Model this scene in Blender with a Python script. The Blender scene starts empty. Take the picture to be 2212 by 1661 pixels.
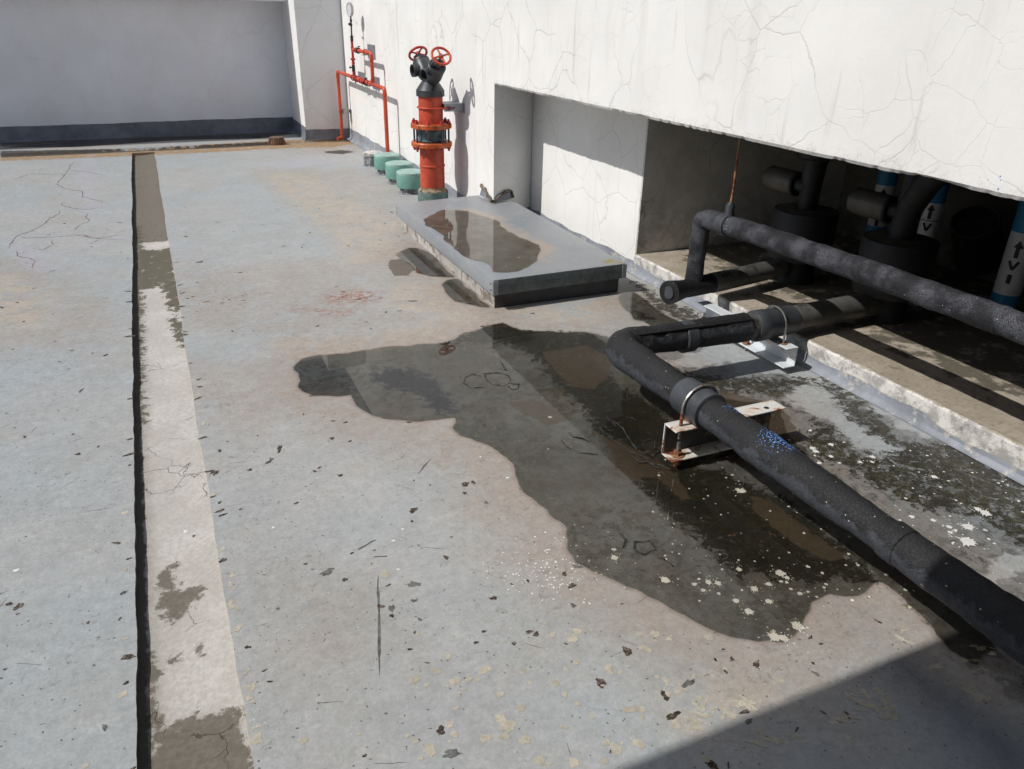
import bpy, bmesh, math, random
import numpy as np
from mathutils import Vector, Matrix
from mathutils.geometry import tessellate_polygon

random.seed(7); rng = np.random.RandomState(7)
scene = bpy.context.scene
COL = scene.collection
PI = math.pi

# ------------------------------------------------------------------ camera
FPX, PITCH, ROLL, YAW, CAMH = 1652.19, 0.453044804, 0.02077618, 0.429027652, 1.6
cp, sp, cy, sy = math.cos(PITCH), math.sin(PITCH), math.cos(YAW), math.sin(YAW)
FW = Vector((sy*cp, cy*cp, -sp)); _rt = Vector((cy, -sy, 0)); _up = _rt.cross(FW)
RT = math.cos(ROLL)*_rt + math.sin(ROLL)*_up
UP = -math.sin(ROLL)*_rt + math.cos(ROLL)*_up
cam_d = bpy.data.cameras.new('camera'); cam = bpy.data.objects.new('camera', cam_d); COL.objects.link(cam)
m = Matrix((RT, UP, -FW)).transposed().to_4x4(); m.translation = Vector((0, 0, CAMH))
cam.matrix_world = m
cam_d.sensor_width = 36; cam_d.lens = FPX/2212*36; cam_d.clip_start = 0.05; cam_d.clip_end = 500
scene.camera = cam

# ------------------------------------------------------------------ light
SUNV = Vector((1.0, -0.06, -1.07)).normalized()
world = bpy.data.worlds.new('World'); scene.world = world; world.use_nodes = True
wn = world.node_tree.nodes; wl = world.node_tree.links; wn.clear()
sky = wn.new('ShaderNodeTexSky'); sky.sky_type = 'NISHITA'; sky.sun_disc = False
sky.sun_elevation = math.asin(-SUNV.z); sky.sun_rotation = math.atan2(-SUNV.x, -SUNV.y)
sky.air_density = 1.0; sky.dust_density = 1.5; sky.ozone_density = 1.0
bg = wn.new('ShaderNodeBackground'); bg.inputs[1].default_value = 0.075
wo = wn.new('ShaderNodeOutputWorld'); wl.new(sky.outputs[0], bg.inputs[0]); wl.new(bg.outputs[0], wo.inputs[0])
sl = bpy.data.lights.new('sun', 'SUN'); sl.energy = 3.8; sl.angle = math.radians(0.53); sl.color = (1.0, 0.96, 0.9)
so = bpy.data.objects.new('sun', sl); COL.objects.link(so); so.location = (-6, 1, 8)
so.rotation_euler = (-SUNV).to_track_quat('Z', 'Y').to_euler()
scene.view_settings.view_transform = 'Standard'; scene.view_settings.look = 'None'
scene.view_settings.exposure = 0.0; scene.view_settings.gamma = 1.0
scene.view_settings.use_curve_mapping = False
scene.cycles.max_bounces = 8

# ------------------------------------------------------------------ survey helpers (photo pixel -> point on a plane of the place)
def ray(u, v): return RT*((u-1106)/FPX) - UP*((v-830.5)/FPX) + FW
def gz(u, v, z=0.0):
    d = ray(u, v); t = (z-CAMH)/d.z
    return (t*d.x, t*d.y)
def gpoly(pts, z=0.0): return [gz(u, v, z) for u, v in pts]
def r3(u, v): k = 1200/2212; return ((2400+u*k)/1.8517, (1100+v*k)/1.8517)
def r4(u, v): k = 1100/2212; return ((1500+u*k)/1.8517, (500+v*k)/1.8517)
def r5(u, v): k = 1400/2212; return ((u*k)/1.8517, (300+v*k)/1.8517)
def r6(u, v): k = 1600/2212; return ((1100+u*k)/1.8517, (1200+v*k)/1.8517)
def r7(u, v): return (u*.4473+1350, v*.4473+918)
def r8(u, v): k = 1000/1544; return ((400+u*k)/1.8517, (2000+v*k)/1.8517)

# ------------------------------------------------------------------ object helpers
def tag(o, label=None, cat=None, group=None, kind=None):
    if label: o['label'] = label
    if cat: o['category'] = cat
    if group: o['group'] = group
    if kind: o['kind'] = kind
    return o
def thing(name, label, cat, loc, group=None):
    o = bpy.data.objects.new(name, None); COL.objects.link(o); o.location = loc
    o.empty_display_size = 0.1
    return tag(o, label, cat, group)
class MB:
    def __init__(s): s.v = []; s.f = []; s.m = []
    def add(s, verts, faces, mi=0):
        b = len(s.v); s.v += [tuple(p) for p in verts]; s.f += [tuple(i+b for i in f) for f in faces]; s.m += [mi]*len(faces)
        return s
    def box(s, x0, x1, y0, y1, z0, z1, mi=0):
        v = [(x, y, z) for x in (x0, x1) for y in (y0, y1) for z in (z0, z1)]
        return s.add(v, [(0, 1, 3, 2), (4, 6, 7, 5), (0, 4, 5, 1), (2, 3, 7, 6), (0, 2, 6, 4), (1, 5, 7, 3)], mi)
    def prism(s, poly, z0, z1, mi=0):
        n = len(poly); v = [(x, y, z0) for x, y in poly]+[(x, y, z1) for x, y in poly]
        f = [(i, (i+1) % n, n+(i+1) % n, n+i) for i in range(n)]
        return s.add(v, f+[tuple(range(n))[::-1], tuple(range(n, 2*n))], mi)
    def tube(s, pts, r, seg=20, caps=True, mi=0, rough=0.0, inner=None):
        pts = [Vector(p) for p in pts]; n = len(pts)
        rs = r if isinstance(r, (list, tuple)) else [r]*n
        T = [(pts[min(i+1, n-1)]-pts[max(i-1, 0)]).normalized() for i in range(n)]
        a = Vector((0, 0, 1)) if abs(T[0].z) < .9 else Vector((1, 0, 0))
        N = (a-T[0]*a.dot(T[0])).normalized(); V = []
        for i in range(n):
            N = (N-T[i]*N.dot(T[i])).normalized(); B = T[i].cross(N)
            for k in range(seg):
                an = 2*PI*k/seg; rr = rs[i]*(1+rough*(random.random()-.5))
                V.append(pts[i]+(N*math.cos(an)+B*math.sin(an))*rr)
        F = [(i*seg+k, i*seg+(k+1) % seg, (i+1)*seg+(k+1) % seg, (i+1)*seg+k) for i in range(n-1) for k in range(seg)]
        if caps: F += [tuple(range(seg))[::-1], tuple(range((n-1)*seg, n*seg))]
        return s.add(V, F, mi)
    def lathe(s, prof, o, axis=(0, 0, 1), seg=32, mi=0, caps=True):
        o = Vector(o); A = Vector(axis).normalized()
        a = Vector((1, 0, 0)) if abs(A.x) < .9 else Vector((0, 1, 0))
        N = (a-A*a.dot(A)).normalized(); B = A.cross(N); V = []
        for r, h in prof:
            for k in range(seg):
                an = 2*PI*k/seg; V.append(o+A*h+(N*math.cos(an)+B*math.sin(an))*r)
        n = len(prof)
        F = [(i*seg+k, i*seg+(k+1) % seg, (i+1)*seg+(k+1) % seg, (i+1)*seg+k) for i in range(n-1) for k in range(seg)]
        if caps: F += [tuple(range(seg))[::-1], tuple(range((n-1)*seg, n*seg))]
        return s.add(V, F, mi)
    def torus(s, c, axis, R, r, seg=36, sub=10, mi=0, a0=0, a1=2*PI, N=None):
        A = Vector(axis).normalized(); c = Vector(c)
        if N is None:
            a = Vector((0, 0, 1)) if abs(A.z) < .9 else Vector((1, 0, 0))
            N = (a-A*a.dot(A)).normalized()
        B = A.cross(N); V = []; full = abs(a1-a0-2*PI) < 1e-6
        n = seg if full else seg+1
        for i in range(n):
            t = a0+(a1-a0)*i/seg; rad = N*math.cos(t)+B*math.sin(t)
            for k in range(sub):
                p = 2*PI*k/sub; V.append(c+rad*(R+r*math.cos(p))+A*(r*math.sin(p)))
        F = []
        for i in range(n if full else n-1):
            j = (i+1) % n
            for k in range(sub): F.append((i*sub+k, i*sub+(k+1) % sub, j*sub+(k+1) % sub, j*sub+k))
        return s.add(V, F, mi)
    def obj(s, name, mats, parent=None, smooth=True, ang=35, bevel=0):
        loc = Vector(parent.location) if parent is not None else Vector((0, 0, 0))
        p = parent
        while p is not None and p.parent is not None: p = p.parent; loc = loc+Vector(p.location)
        me = bpy.data.meshes.new(name)
        me.from_pydata([tuple(Vector(v)-loc) for v in s.v], [], s.f)
        if not isinstance(mats, (list, tuple)): mats = [mats]
        for mt in mats: me.materials.append(mt)
        if len(mats) > 1: me.polygons.foreach_set('material_index', s.m)
        bm = bmesh.new(); bm.from_mesh(me); bmesh.ops.recalc_face_normals(bm, faces=bm.faces); bm.to_mesh(me); bm.free()
        if smooth:
            me.shade_smooth(); me.set_sharp_from_angle(angle=math.radians(ang))
        me.update()
        o = bpy.data.objects.new(name, me); COL.objects.link(o)
        if parent is not None: o.parent = parent
        if bevel:
            b = o.modifiers.new('bevel', 'BEVEL'); b.width = bevel; b.segments = 2; b.limit_method = 'ANGLE'
        return o
def fillet(pts, r, n=7):
    pts = [Vector(p) for p in pts]; out = [pts[0]]
    for i in range(1, len(pts)-1):
        a, b, c = pts[i-1], pts[i], pts[i+1]; u = (a-b).normalized(); w = (c-b).normalized()
        ang = u.angle(w); t = r/math.tan(ang/2); t = min(t, (a-b).length*.49, (c-b).length*.49)
        rr = t*math.tan(ang/2); ctr = b+(u+w).normalized()*(rr/math.sin(ang/2))
        p0 = b+u*t; p1 = b+w*t
        v0 = p0-ctr; v1 = p1-ctr
        for k in range(n+1):
            q = v0.lerp(v1, k/n)
            tt = k/n; th = v0.angle(v1)
            q = (v0*math.sin((1-tt)*th)+v1*math.sin(tt*th))/math.sin(th)
            out.append(ctr+q)
    out.append(pts[-1]); return out
def densify(pts, step):
    out = [Vector(pts[0])]
    for a, b in zip(pts[:-1], pts[1:]):
        a = Vector(a); b = Vector(b); n = max(1, int((b-a).length/step))
        for k in range(1, n+1): out.append(a.lerp(b, k/n))
    return out
def copy_tree(o, dloc=None, parent=None):
    c = o.copy(); COL.objects.link(c)
    if parent is not None: c.parent = parent
    if dloc is not None: c.location = Vector(o.location)+Vector(dloc)
    for ch in list(o.children): copy_tree(ch, None, c)
    return c
def hexnut(mb, c, axis, r, h, mi=0):
    mb.lathe([(r, 0), (r, h)], c, axis, 6, mi)

# ------------------------------------------------------------------ node helpers
class NT:
    def __init__(s, name):
        s.mat = bpy.data.materials.new(name); s.mat.use_nodes = True
        s.n = s.mat.node_tree.nodes; s.l = s.mat.node_tree.links; s.n.clear()
        s.out = s.n.new('ShaderNodeOutputMaterial'); s.tc = s.n.new('ShaderNodeTexCoord')
        s.co = s.tc.outputs['Object']
    def val(s, x): return x
    def inp(s, sock, x):
        if x is None: return
        if isinstance(x, bpy.types.NodeSocket): s.l.new(x, sock)
        elif isinstance(x, (tuple, list)) and sock.type == 'RGBA': sock.default_value = (*x[:3], 1)
        else: sock.default_value = x
    def noise(s, scale, detail=6, rough=.6, dist=0, co=None, out=0):
        t = s.n.new('ShaderNodeTexNoise'); s.l.new(co or s.co, t.inputs['Vector'])
        t.inputs['Scale'].default_value = scale; t.inputs['Detail'].default_value = detail
        t.inputs['Roughness'].default_value = rough; t.inputs['Distortion'].default_value = dist
        return t.outputs[out]
    def voro(s, scale, feat='F1', co=None, out=0, rand=1):
        t = s.n.new('ShaderNodeTexVoronoi'); t.feature = feat; s.l.new(co or s.co, t.inputs['Vector'])
        t.inputs['Scale'].default_value = scale; t.inputs['Randomness'].default_value = rand
        return t.outputs[out]
    def math(s, op, a, b=None, c=None, clamp=False):
        t = s.n.new('ShaderNodeMath'); t.operation = op; t.use_clamp = clamp
        s.inp(t.inputs[0], a); s.inp(t.inputs[1], b)
        if c is not None: s.inp(t.inputs[2], c)
        return t.outputs[0]
    def ramp(s, x, a, b, lo=0.0, hi=1.0, smooth=True):
        t = s.n.new('ShaderNodeMapRange'); t.interpolation_type = 'SMOOTHSTEP' if smooth else 'LINEAR'
        s.inp(t.inputs[0], x); t.inputs[1].default_value = a; t.inputs[2].default_value = b
        t.inputs[3].default_value = lo; t.inputs[4].default_value = hi
        return t.outputs[0]
    def mix(s, f, a, b, mode='MIX'):
        t = s.n.new('ShaderNodeMix'); t.data_type = 'RGBA'; t.blend_type = mode
        s.inp(t.inputs[0], f); s.inp(t.inputs[6], a); s.inp(t.inputs[7], b)
        return t.outputs[2]
    def warp(s, amt, scale, detail=3, co=None):
        nz = s.noise(scale, detail, .5, 0, co, out=1)
        sub = s.n.new('ShaderNodeVectorMath'); sub.operation = 'SUBTRACT'; s.l.new(nz, sub.inputs[0]); sub.inputs[1].default_value = (.5, .5, .5)
        sc = s.n.new('ShaderNodeVectorMath'); sc.operation = 'SCALE'; s.l.new(sub.outputs[0], sc.inputs[0]); sc.inputs[3].default_value = amt
        ad = s.n.new('ShaderNodeVectorMath'); ad.operation = 'ADD'; s.l.new(co or s.co, ad.inputs[0]); s.l.new(sc.outputs[0], ad.inputs[1])
        return ad.outputs[0]
    def scaleco(s, v, co=None):
        sc = s.n.new('ShaderNodeVectorMath'); sc.operation = 'MULTIPLY'; s.l.new(co or s.co, sc.inputs[0]); sc.inputs[1].default_value = v
        return sc.outputs[0]
    def dist(s, p, co=None):
        d = s.n.new('ShaderNodeVectorMath'); d.operation = 'DISTANCE'; s.l.new(co or s.co, d.inputs[0]); d.inputs[1].default_value = p
        return d.outputs['Value']
    def xyz(s, co=None):
        t = s.n.new('ShaderNodeSeparateXYZ'); s.l.new(co or s.co, t.inputs[0]); return t.outputs
    def attr(s, name):
        t = s.n.new('ShaderNodeAttribute'); t.attribute_name = name; return t.outputs['Fac']
    def bump(s, h, strength=.5, dist=.005, normal=None):
        t = s.n.new('ShaderNodeBump'); s.inp(t.inputs['Height'], h); s.inp(t.inputs['Strength'], strength)
        t.inputs['Distance'].default_value = dist
        if normal is not None: s.l.new(normal, t.inputs['Normal'])
        return t.outputs[0]
    def bsdf(s, col, rough=.6, metal=0.0, normal=None, spec=.5):
        t = s.n.new('ShaderNodeBsdfPrincipled'); s.inp(t.inputs['Base Color'], col); s.inp(t.inputs['Roughness'], rough)
        s.inp(t.inputs['Metallic'], metal); s.inp(t.inputs['Specular IOR Level'], spec)
        if normal is not None: s.l.new(normal, t.inputs['Normal'])
        s.l.new(t.outputs[0], s.out.inputs[0]); return t

def mat_simple(name, col, rough=.5, metal=0.0, var=.15, scale=20, bumpd=.0015, dirt=None, dirt_amt=.3, dirt_scale=9, spec=.5):
    t = NT(name)
    n1 = t.noise(scale, 6, .6); n2 = t.noise(scale*.2, 4)
    k = t.math('ADD', t.ramp(n1, .3, .7, 1-var, 1+var), t.ramp(n2, .3, .7, -var, var))
    c = t.mix(1.0, col, (1, 1, 1), 'MULTIPLY')
    mul = t.n.new('ShaderNodeVectorMath'); mul.operation = 'SCALE'; t.inp(mul.inputs[0], c); t.inp(mul.inputs[3], k)
    c = mul.outputs[0]
    if dirt is not None:
        d = t.noise(dirt_scale, 8, .7, .4); f = t.ramp(d, .62-dirt_amt*.35, .7-dirt_amt*.3)
        c = t.mix(f, c, dirt)
    t.bsdf(c, rough, metal, t.bump(t.noise(scale*8, 4), .5, bumpd), spec)
    return t.mat

def mat_wall(name, base=(.8, .8, .79), crack_scale=2.2, streak=.5, crack=1.0, specks=None, dirty=0.0, seed=0, edge=None):
    t = NT(name)
    mp = t.n.new('ShaderNodeMapping'); t.l.new(t.co, mp.inputs[0]); mp.inputs[1].default_value = (seed*3.1, seed*1.7, seed*2.3); co = mp.outputs[0]
    c = t.mix(t.ramp(t.noise(1.1, 5, .6, 0, co), .35, .65), base, (base[0]*.90, base[1]*.895, base[2]*.88)); c = t.mix(t.ramp(t.noise(4.5, 7, .7, 0, co), .45, .7, 0, .6), c, (base[0]*.93, base[1]*.945, base[2]*.97))
    # faint vertical washes
    sc = t.scaleco((7, 7, .7), co); st = t.noise(1.0, 6, .65, 0, sc)
    c = t.mix(t.ramp(st, .52, .72, 0, .5*streak), c, (base[0]*.80, base[1]*.79, base[2]*.76))
    sc2 = t.scaleco((16, 16, 1.1), co); st2 = t.noise(1.0, 4, .5, 0, sc2)
    c = t.mix(t.ramp(st2, .62, .76, 0, .5*streak), c, (base[0]*.55, base[1]*.52, base[2]*.48))
    # map cracks: two scales, partly faded
    w = t.warp(.18, 3, 5, co); v1 = t.voro(crack_scale, 'DISTANCE_TO_EDGE', w)
    w2 = t.warp(.08, 8, 4, co); v2 = t.voro(crack_scale*2.6, 'DISTANCE_TO_EDGE', w2)
    m1 = t.ramp(t.noise(1.3, 3, .5, 0, co), .34, .56); m2 = t.ramp(t.noise(2.1, 3, .5, 0, co), .42, .60)
    k1 = t.math('MULTIPLY', t.ramp(v1, .0, .012, 1, 0), m1); k2 = t.math('MULTIPLY', t.ramp(v2, .0, .014, .55, 0), m2)
    kk = t.math('MAXIMUM', k1, k2); kk = t.math('MULTIPLY', kk, crack)
    c = t.mix(t.math('MULTIPLY', kk, .33), c, (base[0]*.32, base[1]*.30, base[2]*.28))
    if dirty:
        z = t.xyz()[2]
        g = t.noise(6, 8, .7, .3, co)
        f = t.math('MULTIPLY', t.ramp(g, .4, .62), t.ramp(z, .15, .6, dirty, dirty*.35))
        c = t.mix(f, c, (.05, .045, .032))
    if specks:
        for (p, r, colr) in specks:
            d = t.dist(p); vv = t.voro(70); nn = t.math('ADD', vv, t.ramp(d, 0, r, .0, .42))
            c = t.mix(t.ramp(nn, .20, .28, 1, 0), c, colr)
    if edge:
        ez = t.math('ADD', t.xyz()[2], t.ramp(t.noise(14, 9, .8, .3, co), .3, .7, -.05, .05)); ef = t.ramp(ez, edge-.02, edge+.045, 1, 0); c = t.mix(t.math('MULTIPLY', ef, t.ramp(t.noise(28, 8, .8, 0, co), .40, .60, 0, .55)), c, (.33, .32, .29))
    pl = t.noise(60, 5, .6, 0, co); pl2 = t.noise(7, 4, .5, 0, co)
    h = t.math('ADD', t.math('MULTIPLY', pl, .4), t.math('MULTIPLY', pl2, .9))
    h = t.math('SUBTRACT', h, t.math('MULTIPLY', kk, .6))
    t.bsdf(c, .82, 0, t.bump(h, .45, .004), .3)
    return t.mat

def mat_insul(name, dark=(.012, .012, .014), light=(.10, .105, .12), crackle=.5, cscale=110, extra=None, rough=.62, lightbias=.5, zsplit=None):
    t = NT(name)
    w = t.warp(.01, 40, 3); v = t.voro(cscale, 'DISTANCE_TO_EDGE', w)
    cr = t.ramp(v, .02, .11)
    patch = t.ramp(t.noise(9, 6, .65), lightbias-.10, lightbias+.12)
    f = t.math('MULTIPLY', t.math('MULTIPLY', cr, patch), crackle)
    c = t.mix(f, dark, light)
    if zsplit is not None:
        zz = t.math('ADD', t.xyz()[2], t.ramp(t.noise(22, 7, .7), .3, .7, -.022, .022)); lowf = t.ramp(zz, zsplit-.012, zsplit+.012, 1, 0)
        c = t.mix(lowf, c, t.mix(t.ramp(t.noise(40, 5, .7), .3, .7), (.036, .040, .050), (.062, .067, .080)))
    sp1 = t.voro(55); rnd = t.voro(55, out=1)
    rr = t.xyz(rnd)[0]
    c = t.mix(t.math('MULTIPLY', t.ramp(sp1, .09, .15, 1, 0), t.ramp(rr, .88, .89)), c, (.45, .45, .42))
    if extra:
        for (p, r, colr) in extra:
            d = t.dist(p); vv = t.voro(150, co=t.warp(.012, 60)); nn = t.math('ADD', vv, t.ramp(d, 0, r, -.34, .34))
            c = t.mix(t.ramp(nn, .16, .24, 1, 0), c, colr)
    big = t.noise(14, 5, .6); fine = t.noise(90, 5, .7)
    h = t.math('ADD', t.math('MULTIPLY', big, 1.4), t.math('MULTIPLY', fine, .6))
    h = t.math('ADD', h, t.math('MULTIPLY', cr, .35*crackle+.1))
    t.bsdf(c, rough, 0, t.bump(h, .8, .006), .35)
    return t.mat

def mat_rusty(name, base=(.62, .64, .66), amt=.5, rough=.5):
    t = NT(name)
    n = t.noise(9, 9, .7, .6); f = t.ramp(n, .66-amt*.25, .70-amt*.2)
    n2 = t.noise(30, 6, .7)
    rust = t.mix(t.ramp(n2, .35, .65), (.26, .07, .025), (.10, .03, .016))
    edge = t.ramp(n, .60-amt*.25, .68-amt*.22)
    c = t.mix(t.math('MULTIPLY', edge, .5), base, (.55, .35, .16)); c = t.mix(f, c, rust)
    r = t.math('ADD', t.math('MULTIPLY', f, .35), rough)
    t.bsdf(c, r, 0, t.bump(t.math('ADD', n2, f), .5, .0015), .45)
    return t.mat

# ------------------------------------------------------------------ materials
M = {}
def onw(u, v):
    d = ray(u, v); t = 2.445/d.x; return (2.445-2.9, t*d.y-6.0, CAMH+t*d.z)
SPK = [(onw(2150, 385), .07, (.02, .13, .42)), (onw(2107, 376), .05, (.10, .12, .18)), (onw(2155, 405), .05, (.04, .18, .5)), (onw(2165, 432), .04, (.02, .13, .42))]
M['white'] = mat_wall('white_wall_paint', (.775, .775, .765), 2.3, 1.0, 1.0, specks=SPK)
M['lintel'] = mat_wall('white_lintel_paint', (.775, .775, .765), 2.3, 1.0, 1.0, specks=SPK, edge=1.10)
M['white2'] = mat_wall('white_recess_paint', (.80, .80, .79), 2.4, .3, .8, seed=2)
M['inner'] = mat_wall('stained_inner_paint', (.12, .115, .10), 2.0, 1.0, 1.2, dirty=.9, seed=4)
M['grey_wall'] = mat_wall('parapet_paint', (.84, .85, .90), 1.4, .12, .25, seed=5)
M['skirt'] = mat_simple('grey_waterproofing_paint', (.23, .25, .29), .55, 0, .16, 9, .004, (.42, .41, .38), .22, 14)
M['skirt_dark'] = mat_simple('dark_waterproofing_paint', (.145, .158, .19), .5, 0, .2, 7, .006)
M['red'] = mat_simple('orange_red_pipe_paint', (.47, .062, .026), .46, 0, .16, 14, .0015, (.22, .05, .03), .12, 20)
M['red_dk'] = mat_simple('deep_red_paint', (.42, .035, .03), .4, 0, .12, 14, .001, (.10, .02, .02), .15, 25)
M['orange'] = mat_simple('orange_flange_paint', (.47, .090, .018), .42, 0, .18, 18, .002, (.10, .035, .02), .3, 22)
M['castgrey'] = mat_simple('dark_grey_cast_paint', (.038, .043, .048), .42, 0, .12, 14, .001)
M['steel'] = mat_simple('bare_steel', (.34, .34, .33), .38, .8, .2, 40, .0006, (.20, .08, .03), .15, 30)
M['galv'] = mat_simple('galvanised_plate', (.30, .31, .33), .45, .4, .15, 30, .0008)
M['plate'] = mat_simple('grey_support_plate', (.17, .185, .21), .55, .1, .12, 20, .0008)
M['black'] = mat_simple('black_fitting_paint', (.018, .018, .03), .4, 0, .2, 30, .0006)
M['boltdk'] = mat_simple('dark_bolt_metal', (.07, .06, .085), .5, .3, .2, 30, .0006)
M['coupling'] = mat_simple('blue_grey_coupling', (.07, .125, .14), .4, 0, .25, 10, .001, (.40, .42, .38), .14, 7)
M['green'] = mat_simple('pale_green_cap_paint', (.15, .32, .27), .5, 0, .10, 12, .0008, (.35, .48, .43), .06, 40)
M['green_top'] = mat_simple('weathered_green_cap_top', (.26, .42, .38), .55, 0, .14, 30, .001, (.48, .55, .52), .3, 70)
M['stub'] = mat_simple('tarred_grey_stub', (.12, .13, .145), .7, 0, .35, 25, .004, (.30, .31, .31), .35, 18)
M['patina'] = mat_simple('patinated_collar', (.16, .22, .20), .7, 0, .3, 20, .003, (.10, .16, .15), .5, 25)
M['grout'] = mat_simple('rusty_grout', (.33, .25, .17), .85, 0, .3, 25, .004, (.10, .06, .03), .4, 18)
M['insA'] = mat_insul('cracked_black_insulation', (.015, .015, .017), (.030, .032, .037), .3, 75, extra=[((.045, 1.93-3.0, .295), .11, (.16, .38, .88)), ((.05, 1.68-3.0, .29), .19, (.16, .38, .88))], lightbias=.50, zsplit=.262)
M['insB'] = mat_insul('black_tape_insulation', (.010, .010, .011), (.04, .042, .046), .4, 60, lightbias=.6)
M['insD'] = mat_insul('crackled_grey_insulation', (.018, .018, .023), (.10, .106, .125), .9, 150, lightbias=.49)
M['wrap'] = mat_simple('rubber_wrap', (.045, .05, .058), .45, 0, .2, 14, .003)
M['wrapL'] = mat_simple('dull_grey_jacket', (.085, .085, .082), .5, 0, .2, 12, .002, (.04, .038, .03), .25, 10)
M['drum'] = mat_simple('black_drum_insulation', (.013, .014, .017), .6, 0, .3, 12, .003)
M['drumtop'] = mat_simple('dusty_drum_top', (.05, .05, .032), .85, 0, .3, 12, .003)
M['jacket'] = mat_simple('bare_metal_jacket', (.085, .080, .072), .45, .3, .3, 8, .002)
M['rust'] = mat_rusty('rusted_steel', (.16, .07, .045), .8, .7)
M['chan'] = mat_rusty('white_painted_channel', (.62, .66, .70), .10, .4)
M['chan_r'] = mat_rusty('rusting_white_channel', (.62, .62, .60), .62, .5)
M['pipew'] = mat_simple('white_pipe_paint', (.62, .62, .66), .4, 0, .06, 10, .0006)
M['pipeb'] = mat_simple('blue_band_paint', (.015, .20, .40), .4, 0, .08, 10, .0006)
M['letter'] = mat_simple('black_red_lettering', (.02, .008, .010), .5, 0, .1, 10, .0003)
M['mastic'] = mat_simple('brown_sealant', (.14, .115, .09), .8, 0, .4, 40, .004)
M['dome'] = mat_rusty('rusted_cast_grate', (.12, .085, .07), .45, .7)
M['glass'] = mat_simple('gauge_dial_face', (.66, .68, .70), .15, 0, .05, 20, .0001)
M['splat'] = mat_simple('white_paint_drops', (.72, .72, .70), .6, 0, .06, 60, .001)
M['cream'] = mat_simple('cream_bare_spots', (.43, .395, .32), .8, 0, .15, 60, .001, (.36, .36, .33), .2, 60)
M['chip'] = mat_simple('brown_chipped_spots', (.055, .036, .026), .85, 0, .5, 90, .004, (.20, .17, .14), .3, 90)
M['scuff'] = mat_simple('dark_scuff', (.11, .11, .105), .8, 0, .4, 60, .002)
M['crackline'] = mat_simple('floor_crack', (.16, .10, .11), .8, 0, .4, 60, .002)
M['flake'] = mat_simple('wet_paint_flake', (.035, .036, .033), .12, 0, .3, 30, .002)
M['rustspot'] = mat_simple('floor_rust_spot', (.24, .10, .055), .85, 0, .4, 80, .002)

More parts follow.
